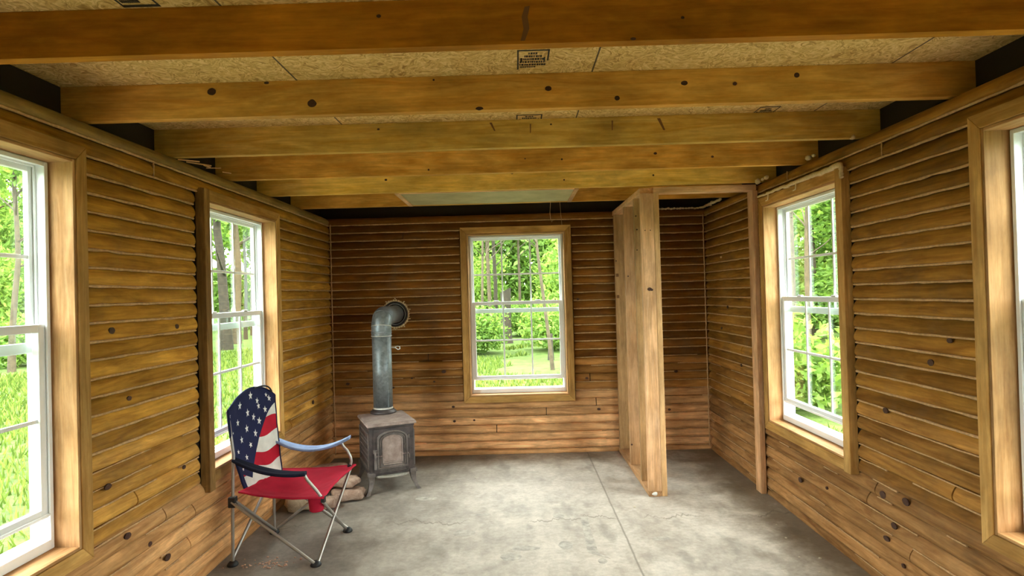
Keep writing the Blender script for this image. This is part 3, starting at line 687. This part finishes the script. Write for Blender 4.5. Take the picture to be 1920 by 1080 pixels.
TB, TC = Vector((-1.070, 3.18, .352)), Vector((-1.050, 3.62, .395))          # front seat corners
z_ = Vector((0, 0, .014)); tr = .0085
def pole(name, pts, r=tr, mat=M_TUBE, n=12):
    mb = MB(); mb.tube(pts, r, n); return mb.build(name, mat, ch)
pole('rear_pole', [A+z_, HA, Vector((-1.556, 3.19, .60)), Vector((-1.585, 3.192, .835))])
pole('rear_pole', [Dd+z_, HD, Vector((-1.512, 3.62, .60)), Vector((-1.520, 3.62, .83))])
off = Vector((0, .012, 0))
pole('side_tube', [HA-off, B+z_-off]); pole('side_tube', [HD+off, Cc+z_+off]); pole('side_tube', [Dd+z_+off*.4, TC+Vector((.0, .004, -.02))])
pole('rear_cross_tube', [A+z_-Vector((.012, 0, 0)), HD-Vector((.014, 0, 0))]); pole('rear_cross_tube', [Dd+z_+Vector((.012, 0, 0)), HA+Vector((.014, 0, 0))])
pole('front_cross_tube', [B+z_+Vector((.010, 0, 0)), TC+Vector((.010, -.005, 0))]); pole('front_cross_tube', [Cc+z_-Vector((.008, 0, 0)), TB+Vector((-.004, .01, -.02))])
for p in (A, B, Cc, Dd):
    mb = MB(); mb.lathe([(.001, .0004), (.022, .0004), (.024, .006), (.020, .016), (.013, .024), (.001, .026)], 16, lambda x, y, z, p=p: (p.x+x*1.25, p.y+y*1.25, z)); mb.build('foot', M_BLK, ch)
for p in (HA, HD, TB, TC):
    mb = MB(); s = .019 if p in (HA, HD) else .012
    mb.box(p.x-s, p.x+s*1.1, p.y-s, p.y+s, p.z-.032*s/.019, p.z+.026*s/.019); mb.build('hub', M_BLK, ch, bevel=.006)
# arm posts: bent tubes from the front corners up to the arm ends
EB, EC = Vector((-1.172, 3.178, .490)), Vector((-1.10, 3.622, .553))
pole('arm_post', [TB+Vector((0, 0, -.005)), TB+Vector((-.035, 0, .045)), EB+Vector((.02, 0, -.035)), EB], .0085)
pole('arm_post', [TC+Vector((.0, 0, -.01)), TC+Vector((.012, 0, .035)), TC+Vector((.008, 0, .06)), TC+Vector((-.012, 0, .10)), EC+Vector((.012, 0, -.03)), EC+Vector((0, 0, -.004))], .0085)
def strap(name, p0, p1, sag, wid, mat, ext=.05, sgn=1, thick=.010):
    mb = MB(); n = 20; rows = []
    for i in range(n+1):
        t = i/n; c = p0.lerp(p1, t); c = c + Vector((0, 0, -sag*4*t*(1-t))); w = wid*(.35+.65*math.sin(PI*min(1, max(0, t*.94+.04)))**.6)
        rows.append((c, w))
    ring = []
    for c, w in rows:
        ring.append([c+Vector((0, -w, .004)), c+Vector((0, -w*.4, -.002)), c+Vector((0, w*.4, -.002)), c+Vector((0, w, .004)), c+Vector((0, w, .004-thick)), c+Vector((0, w*.4, -.002-thick)), c+Vector((0, -w*.4, -.002-thick)), c+Vector((0, -w, .004-thick))])
    k = 8; vs = [v for r_ in ring for v in r_]
    mb.add(vs, [(i*k+j, i*k+(j+1) % k, (i+1)*k+(j+1) % k, (i+1)*k+j) for i in range(n) for j in range(k)], 0, True)
    mb.add(ring[0], [tuple(range(k))]); mb.add(ring[-1], [tuple(range(k))[::-1]])
    return mb.build(name, mat, ch)
M_BLKNAVY = fabric('near_black_navy_canvas', (.010, .012, .028))
a1 = strap('arm_rest', Vector((-1.555, 3.185, .578)), EB+Vector((.012, 0, .006)),   .030, .036, M_BLKNAVY, thick=.016); a1['label'] = 'dark navy arm strap on the near side'
a2 = strap('arm_rest', Vector((-1.512, 3.625, .580)), EC+Vector((.055, 0, .028)), .066, .048, M_BLUE, thick=.014); a2['label'] = 'faded light blue arm strap on the far side'
# seat: sling between the four corners, front corners turned up
SA_, SB_, SC_, SD_ = Vector((-1.535, 3.20, .392)), Vector((-1.066, 3.165, .362)), Vector((-1.020, 3.64, .400)), Vector((-1.485, 3.615, .395))
def seatf(s, t, dz=0):
    p = SA_.lerp(SB_, s).lerp(SD_.lerp(SC_, s), t)
    sag = -.050*math.sin(PI*t)*math.sin(PI*min(1, s*.9+.08)) - .012*math.sin(PI*s)
    bow = .010*math.sin(PI*s)*(-1 if t < .5 else 1)*abs(2*t-1)
    wr = .003*nz(s*7, t*9)
    return (p.x - .020*math.sin(PI*t)*s, p.y+bow, p.z+sag+wr+dz)
mb = MB(); mb.grid(lambda s, t: seatf(s, t, .003), 28, 28); mb.grid(lambda s, t: seatf(s, 1-t, -.003), 28, 28)
mb.tube([seatf(i/28, 0) for i in range(29)], .006, 8); mb.tube([seatf(i/28, 1) for i in range(29)], .006, 8); mb.tube([seatf(1, i/28) for i in range(29)], .007, 8); mb.tube([seatf(0, i/28) for i in range(29)], .006, 8)
seat = mb.build('seat', M_RED, ch)
mb = MB(); mb.lathe([(.002, .270), (.034, .270), (.038, .274), (.045, .352), (.042, .352), (.035, .277), (.002, .276)], 20, lambda x, y, z: (-1.125+x, 3.235+y, z)); mb.build('cup_holder', M_RED, ch)
# back: flag print on a sling between the poles
ZB0, ZB1 = .385, .835
def backf(s, t, off=0.0):
    """s 0 near pole .. 1 far pole, t 0 seat .. 1 top edge of the pocket between the poles."""
    top = .085*math.sin(PI*min(1, max(0, s*.93+.05))**1.45)**.8*max(0, (t-.55)/.45)
    z = ZB0+(ZB1-ZB0)*t + top
    ins = .085*max(0, 1-t)**2.2; y = (3.182+ins)+(3.632-.35*ins-3.182-ins)*s
    px = -1.588*(1-s)+-1.520*s
    sagx = -.035*math.sin(PI*s)*(.35+.65*t); fwd = .045*max(0, 1-t)**1.5
    x = px + .012 + sagx + fwd + .003*nz(s*6, t*7, 2)
    return Vector((x+off, y, z))
def flagmat():
    n = NT('stars_and_stripes_canvas'); uv = n.node('ShaderNodeUVMap').outputs[0]; sep = n.node('ShaderNodeSeparateXYZ', {0: uv}).outputs
    s, t = sep[0], sep[1]; vec, c = n.obj()
    wave = n.math('MULTIPLY', n.math('SINE', n.math('ADD', n.math('MULTIPLY', s, 10.0), .6)), .028)
    tt = n.math('ADD', t, wave)
    f = n.math('FRACT', n.math('ADD', n.math('DIVIDE', n.math('SUBTRACT', tt, .18), .375), 1000.0))
    col = n.mix(n.math('LESS_THAN', f, .47), (.70, .69, .63), (.46, .012, .030))
    col = n.mix(n.math('LESS_THAN', tt, -.01), col, (.46, .012, .030))
    edge = n.math('ADD', n.math('ADD', .17, n.math('MULTIPLY', t, .90)), n.math('MULTIPLY', n.math('SINE', n.math('MULTIPLY', t, 8.0)), .015))
    navy = n.math('LESS_THAN', s, edge)
    navy = n.math('MULTIPLY', navy, n.math('GREATER_THAN', t, n.math('SUBTRACT', .22, n.math('MULTIPLY', s, .5))))
    navy = n.math('MAXIMUM', navy, n.math('LESS_THAN', s, .07))
    col = n.mix(navy, col, (.014, .018, .060))
    a = n.noise(vec, 10, 4, .6); col = n.mix(1, col, n.ramp(a, (.3, .85), (.7, 1.15)), 'MULTIPLY')
    n.bsdf(col, .85, 0, n.bump(a, .15, .004), .2); return n.m
mb = MB(); NU, NV = 30, 34
mb.grid(lambda s, t: tuple(backf(s, t, .004)), NU, NV); mb.grid(lambda s, t: tuple(backf(1-s, t, -.004)), NU, NV)
nq = len(mb.f)
for k in range(NU): pass
edge_ring = [(i/NU, 1) for i in range(NU+1)]
mb.tube([backf(i/24, 1) for i in range(25)], .006, 8, m=1); mb.tube([backf(0, i/24) for i in range(25)], .007, 8, m=1); mb.tube([backf(1, i/24) for i in range(25)], .007, 8, m=1)
# printed stars: measured spots on the cloth
STARS = [(475, 225, 1), (540, 282, .8), (558, 325, .8), (365, 335, 1), (262, 440, .7), (445, 397, 1), (505, 445, .9), (625, 365, .9), (347, 507, .95), (432, 560, 1), (563, 485, .95), (520, 605, .95), (385, 675, 1), (475, 725, 1), (437, 855, 1), (350, 800, .8), (663, 247, .9), (297, 612, .4), (632, 212, .6), (402, 975, .7)]
for (zx, zy, sc) in STARS:
    px, py = 380+zx/5.4, 700+zy/5.4; best = None
    for i in range(61):
        for j in range(81):
            s, t = i/60, j/80; p = backf(s, t); v = p-Vector((0, 0, EYE)); d = v.dot(FW)
            e = (960+F*v.dot(RT)/d-px)**2 + (540-F*v.dot(UP)/d-py)**2
            if best is None or e < best[0]: best = (e, s, t)
    if best[0] > 60: continue
    _, s0, t0 = best; rot = random.uniform(-.3, .3); vs = []
    for k in range(10):
        q = PI/2+rot+k*PI/5; rr = (.0185 if k % 2 == 0 else .0078)*sc
        ds, dt = rr*math.cos(q)/.43, rr*math.sin(q)/.45
        vs.append(backf(min(1, max(0, s0+ds)), min(1, t0+dt), .0062))
    cpt = backf(s0, t0, .0064); mb.add([cpt]+vs, [(0, 1+k, 1+(k+1) % 10) for k in range(10)], 2)
bk = mb.build('backrest', [flagmat(), M_NAVY, M_STAR], ch)
uvl = bk.data.uv_layers.new(name='UVMap'); nv = (NU+1)*(NV+1)
for poly in bk.data.polygons:
    for li in poly.loop_indices:
        vi = bk.data.loops[li].vertex_index
        if vi < 2*nv:
            q = vi % nv; s_ = (q % (NU+1))/NU; t_ = (q // (NU+1))/NV
            uvl.data[li].uv = ((1-s_) if vi >= nv else s_, t_)
mb = MB(); mb.tube([backf(.62+.3*i/8, .995+.02*math.sin(PI*i/8), .012+.02*math.sin(PI*i/8)) for i in range(9)], .005, 6); mb.build('carry_loop', M_BLK, bk)

# ------------------------------------------------------------------ stones and litter on the floor
def stonemat(name, c0, c1):
    n = NT(name); vec, c = n.obj(); a = n.noise(vec, 16, 6, .7, .6); b = n.noise(vec, 60, 4, .7)
    col = n.mix(n.ramp(a, (.35, 0), (.65, 1)), c0, c1); n.bsdf(col, .85, 0, n.bump(n.math('ADD', a, n.math('MULTIPLY', b, .4)), .6, .01), .2); return n.m
M_ST1 = stonemat('pinkish_fieldstone', (.26, .16, .115), (.50, .36, .28)); M_ST2 = stonemat('pale_sandstone', (.36, .28, .18), (.62, .50, .35))
def stone(name, c, size, seed, mat, label, rz=0, tilt=0):
    n, k = 22, 14; mb = MB(); vs = []; Rm = Matrix.Rotation(rz, 3, 'Z') @ Matrix.Rotation(tilt, 3, 'X')
    for i in range(k+1):
        for j in range(n):
            th = PI*i/k; ph = 2*PI*j/n; d = Vector((math.sin(th)*math.cos(ph), math.sin(th)*math.sin(ph), math.cos(th)))
            q = Vector([math.copysign(abs(v)**.5, v) for v in d]); q = q/max(1e-6, max(abs(q.x), abs(q.y), abs(q.z)))*.5 + d*.5
            q *= 1+.20*nz(q.x*1.8+seed*5, q.y*1.8, q.z*1.8)+.07*nz(q.x*5+seed, q.y*5, q.z*5)
            vs.append(Rm @ Vector((q.x*size[0], q.y*size[1], q.z*size[2])))
    zmin = min(v.z for v in vs)
    vs = [Vector((c[0]+v.x, c[1]+v.y, c[2]+max(v.z-zmin, 0))) for v in vs]
    mb.add(vs, [(i*n+j, i*n+(j+1) % n, (i+1)*n+(j+1) % n, (i+1)*n+j) for i in range(k) for j in range(n)], 0, True)
    o = mb.build(name, mat); return tag(o, label, 'stone', 'stones piled between chair and stove')
stone('fieldstone', (-1.232, 4.19, .001), (.115, .075, .038), 2, M_ST1, 'flat brown fieldstone at the bottom of the pile beside the stove leg', .35)
stone('fieldstone', (-1.262, 4.235, .086), (.095, .075, .030), 5, M_ST1, 'flat brown fieldstone lying on top of the pile beside the stove leg', -.3, .06)
stone('fieldstone', (-1.312, 4.03, .001), (.062, .050, .036), 9, M_ST1, 'small pinkish stone on the floor behind the red cup holder', .7)
stone('fieldstone', (-1.495, 4.02, .001), (.105, .12, .075), 4, M_ST2, 'pale sandy stone on the floor between the rear chair legs', .2)
stone('fieldstone', (-1.47, 4.53, .001), (.15, .17, .060), 6, M_ST1, 'dark wide stone in the corner between the left wall and the stove', .4)
mb = MB(); R_ = random.Random(4)
for i in range(70):
    u, v = R_.gauss(-1.40, .075), R_.gauss(3.20, .035)
    if (Vector((u, v, 0))-A).length < .05: continue
    r = R_.uniform(.002, .006); blob(mb, (u, v, r*.5), r, i, sq=(1.3, 1, .6))
tag(mb.build('debris', plain('wood_crumbs', (.55, .34, .24), .9, nscale=120)), 'pinkish wood crumbs on the floor under the chair front', 'debris', kind='stuff')
mb = MB()
for i, (x, y) in enumerate(((1.50, 3.36), (1.46, 3.12), (1.56, 3.10), (1.58, 2.72), (1.53, 3.55), (1.48, 2.95), (.75, 3.9), (-.35, 4.6), (1.60, 2.85))):
    blob(mb, (x, y, .003), R_.uniform(.004, .008), i+20, sq=(1.2, 1, .6))
tag(mb.build('litter', plain('pale_grit', (.6, .54, .42), .9)), 'scattered pale grit on the floor beside the right wall', 'litter', kind='stuff')

# ------------------------------------------------------------------ woods outside
def leaf_mesh(name, pts, sizes, mat):
    n = len(pts); a = RNG.normal(size=(n, 3)); a /= np.linalg.norm(a, axis=1)[:, None]
    b = RNG.normal(size=(n, 3)); b -= a*(a*b).sum(1)[:, None]; b /= np.linalg.norm(b, axis=1)[:, None]
    s = sizes[:, None]; v = np.stack([pts-a*s, pts+b*s*.42, pts+a*s, pts-b*s*.42], 1).reshape(-1, 3)
    me = bpy.data.meshes.new(name); me.vertices.add(4*n); me.vertices.foreach_set('co', v.ravel().astype(np.float32))
    me.loops.add(4*n); me.loops.foreach_set('vertex_index', np.arange(4*n, dtype=np.int32))
    me.polygons.add(n); me.polygons.foreach_set('loop_start', np.arange(0, 4*n, 4, dtype=np.int32)); me.polygons.foreach_set('loop_total', np.full(n, 4, dtype=np.int32))
    me.materials.append(mat); me.update(); me.validate(); return me
def clumps(n, centres, rad):
    c = centres[RNG.integers(0, len(centres), n)]; d = RNG.normal(size=(n, 3)); d /= np.linalg.norm(d, axis=1)[:, None]
    return c + d*(RNG.random((n, 1))**.45)*rad
M_LEAF = leafmat('spring_leaves', (.062, .120, .025), (.165, .275, .066), (.29, .42, .12))
M_LEAF2 = leafmat('shade_leaves', (.018, .040, .008), (.060, .115, .018), (.13, .21, .035))
M_BARK = plain('grey_brown_bark', (.060, .044, .024), .9, nscale=9, namt=.4, bump=.6)
M_BARKD = plain('dark_wet_bark', (.026, .020, .011), .9, nscale=9, namt=.4, bump=.6)
def crown_mesh(h0, h1, rad, n, ls, mat):
    m = 26; q = RNG.uniform(0, 6.28, m); r = rad*.62*np.sqrt(RNG.random(m)); cc = np.stack([r*np.cos(q), r*np.sin(q), RNG.uniform(h0, h1, m)], 1)
    return leaf_mesh('crown', clumps(n, cc, rad*.38), RNG.uniform(ls*.6, ls*1.2, n), mat)
CROWN = [crown_mesh(1.2, 8.0, 1.9, 6000, .13, M_LEAF), crown_mesh(4.6, 8.2, 1.1, 2600, .12, M_LEAF), crown_mesh(.15, 1.1, 1.1, 3000, .085, M_LEAF)]
STEMS = []
def tree(base, top, d, crown, label, group, scale=1.0, mat=None, name='tree', branches=5):
    STEMS.append((base.x, base.y)); t = empty(name, base, label, 'tree' if name != 'shrub' else 'shrub', group, 'thing', 0)
    if d:
        mb = MB(); n = 9; ax = (top-base); pts = []
        for i in range(n):
            f = i/(n-1); pts.append(base+ax*f+Vector((nz(f*3, base.x, base.y), nz(f*3, base.y, base.x), 0))*d*.8*math.sin(PI*f))
        mb.tube(pts, [d/2*(1.25 if i == 0 else 1-.65*i/(n-1)) for i in range(n)], 10)
        R_ = random.Random(int(base.x*100)+7)
        for i in range(branches):
            f = R_.uniform(.3, .9); p = base+ax*f; q = R_.uniform(0, 2*PI); l = R_.uniform(.8, 2.0)
            mb.tube([p, p+Vector((math.cos(q)*l*.5, math.sin(q)*l*.5, l*.3)), p+Vector((math.cos(q)*l, math.sin(q)*l, l*.7))], [d*.16, d*.10, d*.03], 6)
        mb.build('trunk', mat or M_BARK, t)
    if crown is not None:
        o = bpy.data.objects.new('crown', CROWN[crown]); C.objects.link(o); o.parent = t; o.scale = (scale, scale, scale*(.62 if 'right window' in label and crown == 0 else 1)); o.rotation_euler.z = (base.x*7.3) % 6.28
    return t
def base_at(px, Y):
    p = at(px, 600, Y); return Vector((p.x, p.y, ground_z(p.x, p.y)-.03))
# through the back window: each trunk stands some metres behind the last
BACK = [(903, 903, 19.6, .10, 1, 'slim straight sapling at the left edge of the back window view'), (914, 919, 22.3, .17, 1, 'knobbly trunk, second from the left in the back window view'),
        (925, 930, 25.0, .19, 1, 'dark trunk just left of the left grille bar of the back window'), (972, 976, 27.8, .14, 1, 'distant trunk seen through the middle panes of the back window')]
for i, (tx, bx, Y, d, k, lb) in enumerate(BACK):
    b = base_at(bx, Y); t2 = at(tx, 447, Y); top = b+(t2-b)*2.2; tree(b, top, d, k, lb, 'trees beyond the back window', 1.0, M_BARK if i != 2 else M_BARKD)
b = base_at(1034, 13.0); b.z = ground_z(b.x, b.y)-.03; t2 = at(1005, 447, 13.0); tree(b, b+(t2-b)*2.2, .085, None, 'thin leaning grey tree in the right panes of the back window', 'trees beyond the back window', 1, M_BARK)
b = base_at(949, 20.5); t = empty('stump', b, 'dark broken stump among the leaves in the middle of the back window', 'stump')
STEMS.append((b.x, b.y)); mb = MB(); n = 16; prof = [(.24, 0), (.19, .25), (.17, .8), (.16, 1.3), (.19, 1.85)]
mb.lathe(prof, n, lambda x, y, z: (b.x+x*(1+.2*nz(x*9, y*9, z*3)), b.y+y, b.z+z+(.10*(x/.2+.3) if z > 1.5 else 0)))
mb.add([(b.x+.18*math.cos(2*PI*j/n), b.y+.18*math.sin(2*PI*j/n), b.z+1.84+.10*(.18*math.cos(2*PI*j/n)/.2+.3)) for j in range(n)], [tuple(range(n))]); mb.build('trunk', M_BARKD, t)
b2 = base_at(1031, 15); STEMS.append((b2.x, b2.y)); mb = MB(); mb.tube([b2, b2+Vector((0, 0, .35)), b2+Vector((.01, 0, .7))], [.09, .065, .05], 10)
tag(mb.build('tree_stub', M_BARKD), 'short dark post of a tree in the lower right panes of the back window', 'stump')
# through the left windows
LEFT = [(424, 20.5, .38, 'thick dark tree trunk in the left panes of the window behind the chair', M_BARKD), (443, 23.5, .33, 'forked grey trunk beside the grille of the window behind the chair', M_BARK), (460, 26.3, .16, 'slim dark trunk in the far panes of the window behind the chair', M_BARKD), (472, 29.0, .14, 'slimmest trunk nearest the far jamb of the window behind the chair', M_BARK)]
for i, (px, Y, d, lb, mt) in enumerate(LEFT):
    b = base_at(px, Y); tree(b, b+Vector((.05*(i-1), .05, 8.5)), d, 1, lb, 'trees beyond the left windows', 1.0, mt)
b = base_at(20, 15.5); tree(b, b+Vector((.2, .2, 8)), .16, 1, 'branchy tree in the upper panes of the nearest left window', 'trees beyond the left windows', 1.1, M_BARK, branches=14)
# through the right windows
RIGHT = [(1488, 11.2, .10, 'left slim trunk low in the right window beside the partition'), (1515, 14.0, .13, 'second slim trunk low in the right window beside the partition')]
for i, (px, Y, d, lb) in enumerate(RIGHT):
    b = base_at(px, Y); tree(b, b+Vector((.1, .1, 8)), d, 1, lb, 'trees beyond the right windows', .95, M_BARK)
# leafy edge of the woods, alike and in loose rows
R_ = random.Random(21)
def row(pts, lb, grp, k, d=.2, sc=(0.95, 1.1)):
    for i, (x, y) in enumerate(pts):
        b = Vector((x, y, ground_z(x, y)-.03))
        tree(b, b+Vector((R_.uniform(-.2, .2), R_.uniform(-.2, .2), 7.5)) if k < 2 else b, d if k < 2 else 0, k, lb, grp, R_.uniform(*sc), name='tree' if k < 2 else 'shrub')
row([(-5.4, 24.4), (2.6, 21.9), (-1.6, 32.5), (3.4, 27.2), (2.5, 31.6), (-5.0, 28.6)], 'bright leafy tree in the woods filling the back window', 'woods beyond the back window', 0)
row([(-3.6, 17.2), (-1.2, 16.9), (1.15, 17.4), (3.6, 17.0), (-2.6, 29.6), (0.2, 23.6), (0.0, 30.6), (-.2, 34.0), (3.2, 34.8), (-4.9, 33.6)], 'low bright shrub among the trees beyond the back window', 'shrubs beyond the back window', 2)
row([(-13.8, 20.9), (-18.6, 20.6), (-19.4, 15.4), (-16.2, 27.0), (-9.4, 30.5), (-22.5, 25)], 'leafy tree in the woods beyond the left lawn', 'woods beyond the left lawn', 0)
row([(-10.9, 17.4), (-14.6, 17.2), (-16.6, 12.4), (-7.0, 21.4), (-19.4, 11.4)], 'low shrub at the edge of the left lawn', 'shrubs beyond the left lawn', 2, sc=(.9, 1.2))
row([(10.1, 14.8), (12.6, 9.3), (9.6, 18.9), (6.0, 19.5), (13.6, 14.0)], 'leafy tree in the woods close beyond the right window', 'woods beyond the right window', 0)
row([(3.7, 8.2), (6.1, 9.0), (6.6, 6.0), (3.4, 11.2), (8.8, 9.6), (9.4, 6.2)], 'bushy green shrub close beyond the right window', 'shrubs beyond the right window', 2, sc=(1.0, 1.15))
def backdrop():
    P_ = []
    def band(n, a0, a1, r0, r1, h):
        m = max(20, n//120); an = RNG.uniform(a0, a1, m); r = RNG.uniform(r0, r1, m); z = RNG.uniform(.1, h, m)**1.0
        c = np.stack([r*np.sin(an), 2+r*np.cos(an), z], 1)
        c[:, 2] += np.array([ground_z(x, y) for x, y in c[:, :2]]); P_.append(clumps(n, c, 1.15))
    band(62000, -.34, .30, 36.5, 39, 9); band(40000, -1.15, -.34, 37, 39, 9); band(24000, .34, 1.25, 23, 25, 6.5)
    pts = np.concatenate(P_); return leaf_mesh('foliage', pts, RNG.uniform(.15, .32, len(pts)), M_LEAF)
o = bpy.data.objects.new('foliage', backdrop()); C.objects.link(o); tag(o, 'dense mass of bright green leaves far behind the trees outside', 'foliage', kind='stuff')
def grass():
    n = 46000; an = np.concatenate([RNG.uniform(-.95, -.30, 26000), RNG.uniform(-.16, .18, 12000), RNG.uniform(.35, .95, 8000)])
    r = np.concatenate([3.6+RNG.random(26000)**.8*18, 7+RNG.random(12000)*14, 3.2+RNG.random(8000)*8])
    x, y = r*np.sin(an), 1+r*np.cos(an)
    near = np.zeros(len(x), bool)
    for bx, by in STEMS: near |= (x-bx)**2+(y-by)**2 < 1.3**2
    keep = ~near & ~((x > XL-WT-.15) & (x < XR+WT+.15) & (y < YB+WT+.15)); x, y, r = x[keep], y[keep], r[keep]; n = len(x)
    z = np.array([ground_z(a, b) for a, b in zip(x, y)]); h = RNG.uniform(.04, .11, n)*(1+r*.03); w = .006+.0011*r; q = RNG.uniform(0, 6.28, n); ln = RNG.normal(0, .35, (n, 2))*h[:, None]
    dx, dy = np.cos(q)*w, np.sin(q)*w
    v = np.stack([np.stack([x-dx, y-dy, z], 1), np.stack([x+dx, y+dy, z], 1), np.stack([x+ln[:, 0], y+ln[:, 1], z+h], 1)], 1).reshape(-1, 3)
    me = bpy.data.meshes.new('grass'); me.from_pydata(v.tolist(), [], np.arange(3*n).reshape(-1, 3).tolist()); me.materials.append(leafmat('grass_blades', (.034, .064, .014), (.092, .140, .034), (.16, .205, .06))); return me
o = bpy.data.objects.new('grass', grass()); C.objects.link(o); tag(o, 'rough green grass of the lawn outside', 'grass', kind='stuff')

# ------------------------------------------------------------------ daylight
sc = bpy.context.scene
wd = bpy.data.worlds.new('overcast_sky'); sc.world = wd; wd.use_nodes = True; nt = wd.node_tree; nt.nodes.clear()
ow = nt.nodes.new('ShaderNodeOutputWorld'); bg = nt.nodes.new('ShaderNodeBackground'); tc = nt.nodes.new('ShaderNodeTexCoord'); sx = nt.nodes.new('ShaderNodeSeparateXYZ'); rp = nt.nodes.new('ShaderNodeValToRGB')
nt.links.new(tc.outputs['Generated'], sx.inputs[0]); nt.links.new(sx.outputs[2], rp.inputs[0]); nt.links.new(rp.outputs[0], bg.inputs[0]); nt.links.new(bg.outputs[0], ow.inputs[0])
e = rp.color_ramp.elements; e[0].position = 0; e[0].color = (.55, .60, .62, 1); e[1].position = .6; e[1].color = (1.0, 1.0, .97, 1)
bg.inputs[1].default_value = 1.6
sc.view_settings.view_transform = 'Standard'; sc.view_settings.look = 'None'; sc.view_settings.gamma = 1; sc.view_settings.use_curve_mapping = False
sc.view_settings.exposure = 3.8
sc.cycles.max_bounces = 14; sc.cycles.diffuse_bounces = 8; sc.cycles.transparent_max_bounces = 24; sc.cycles.sample_clamp_indirect = 8
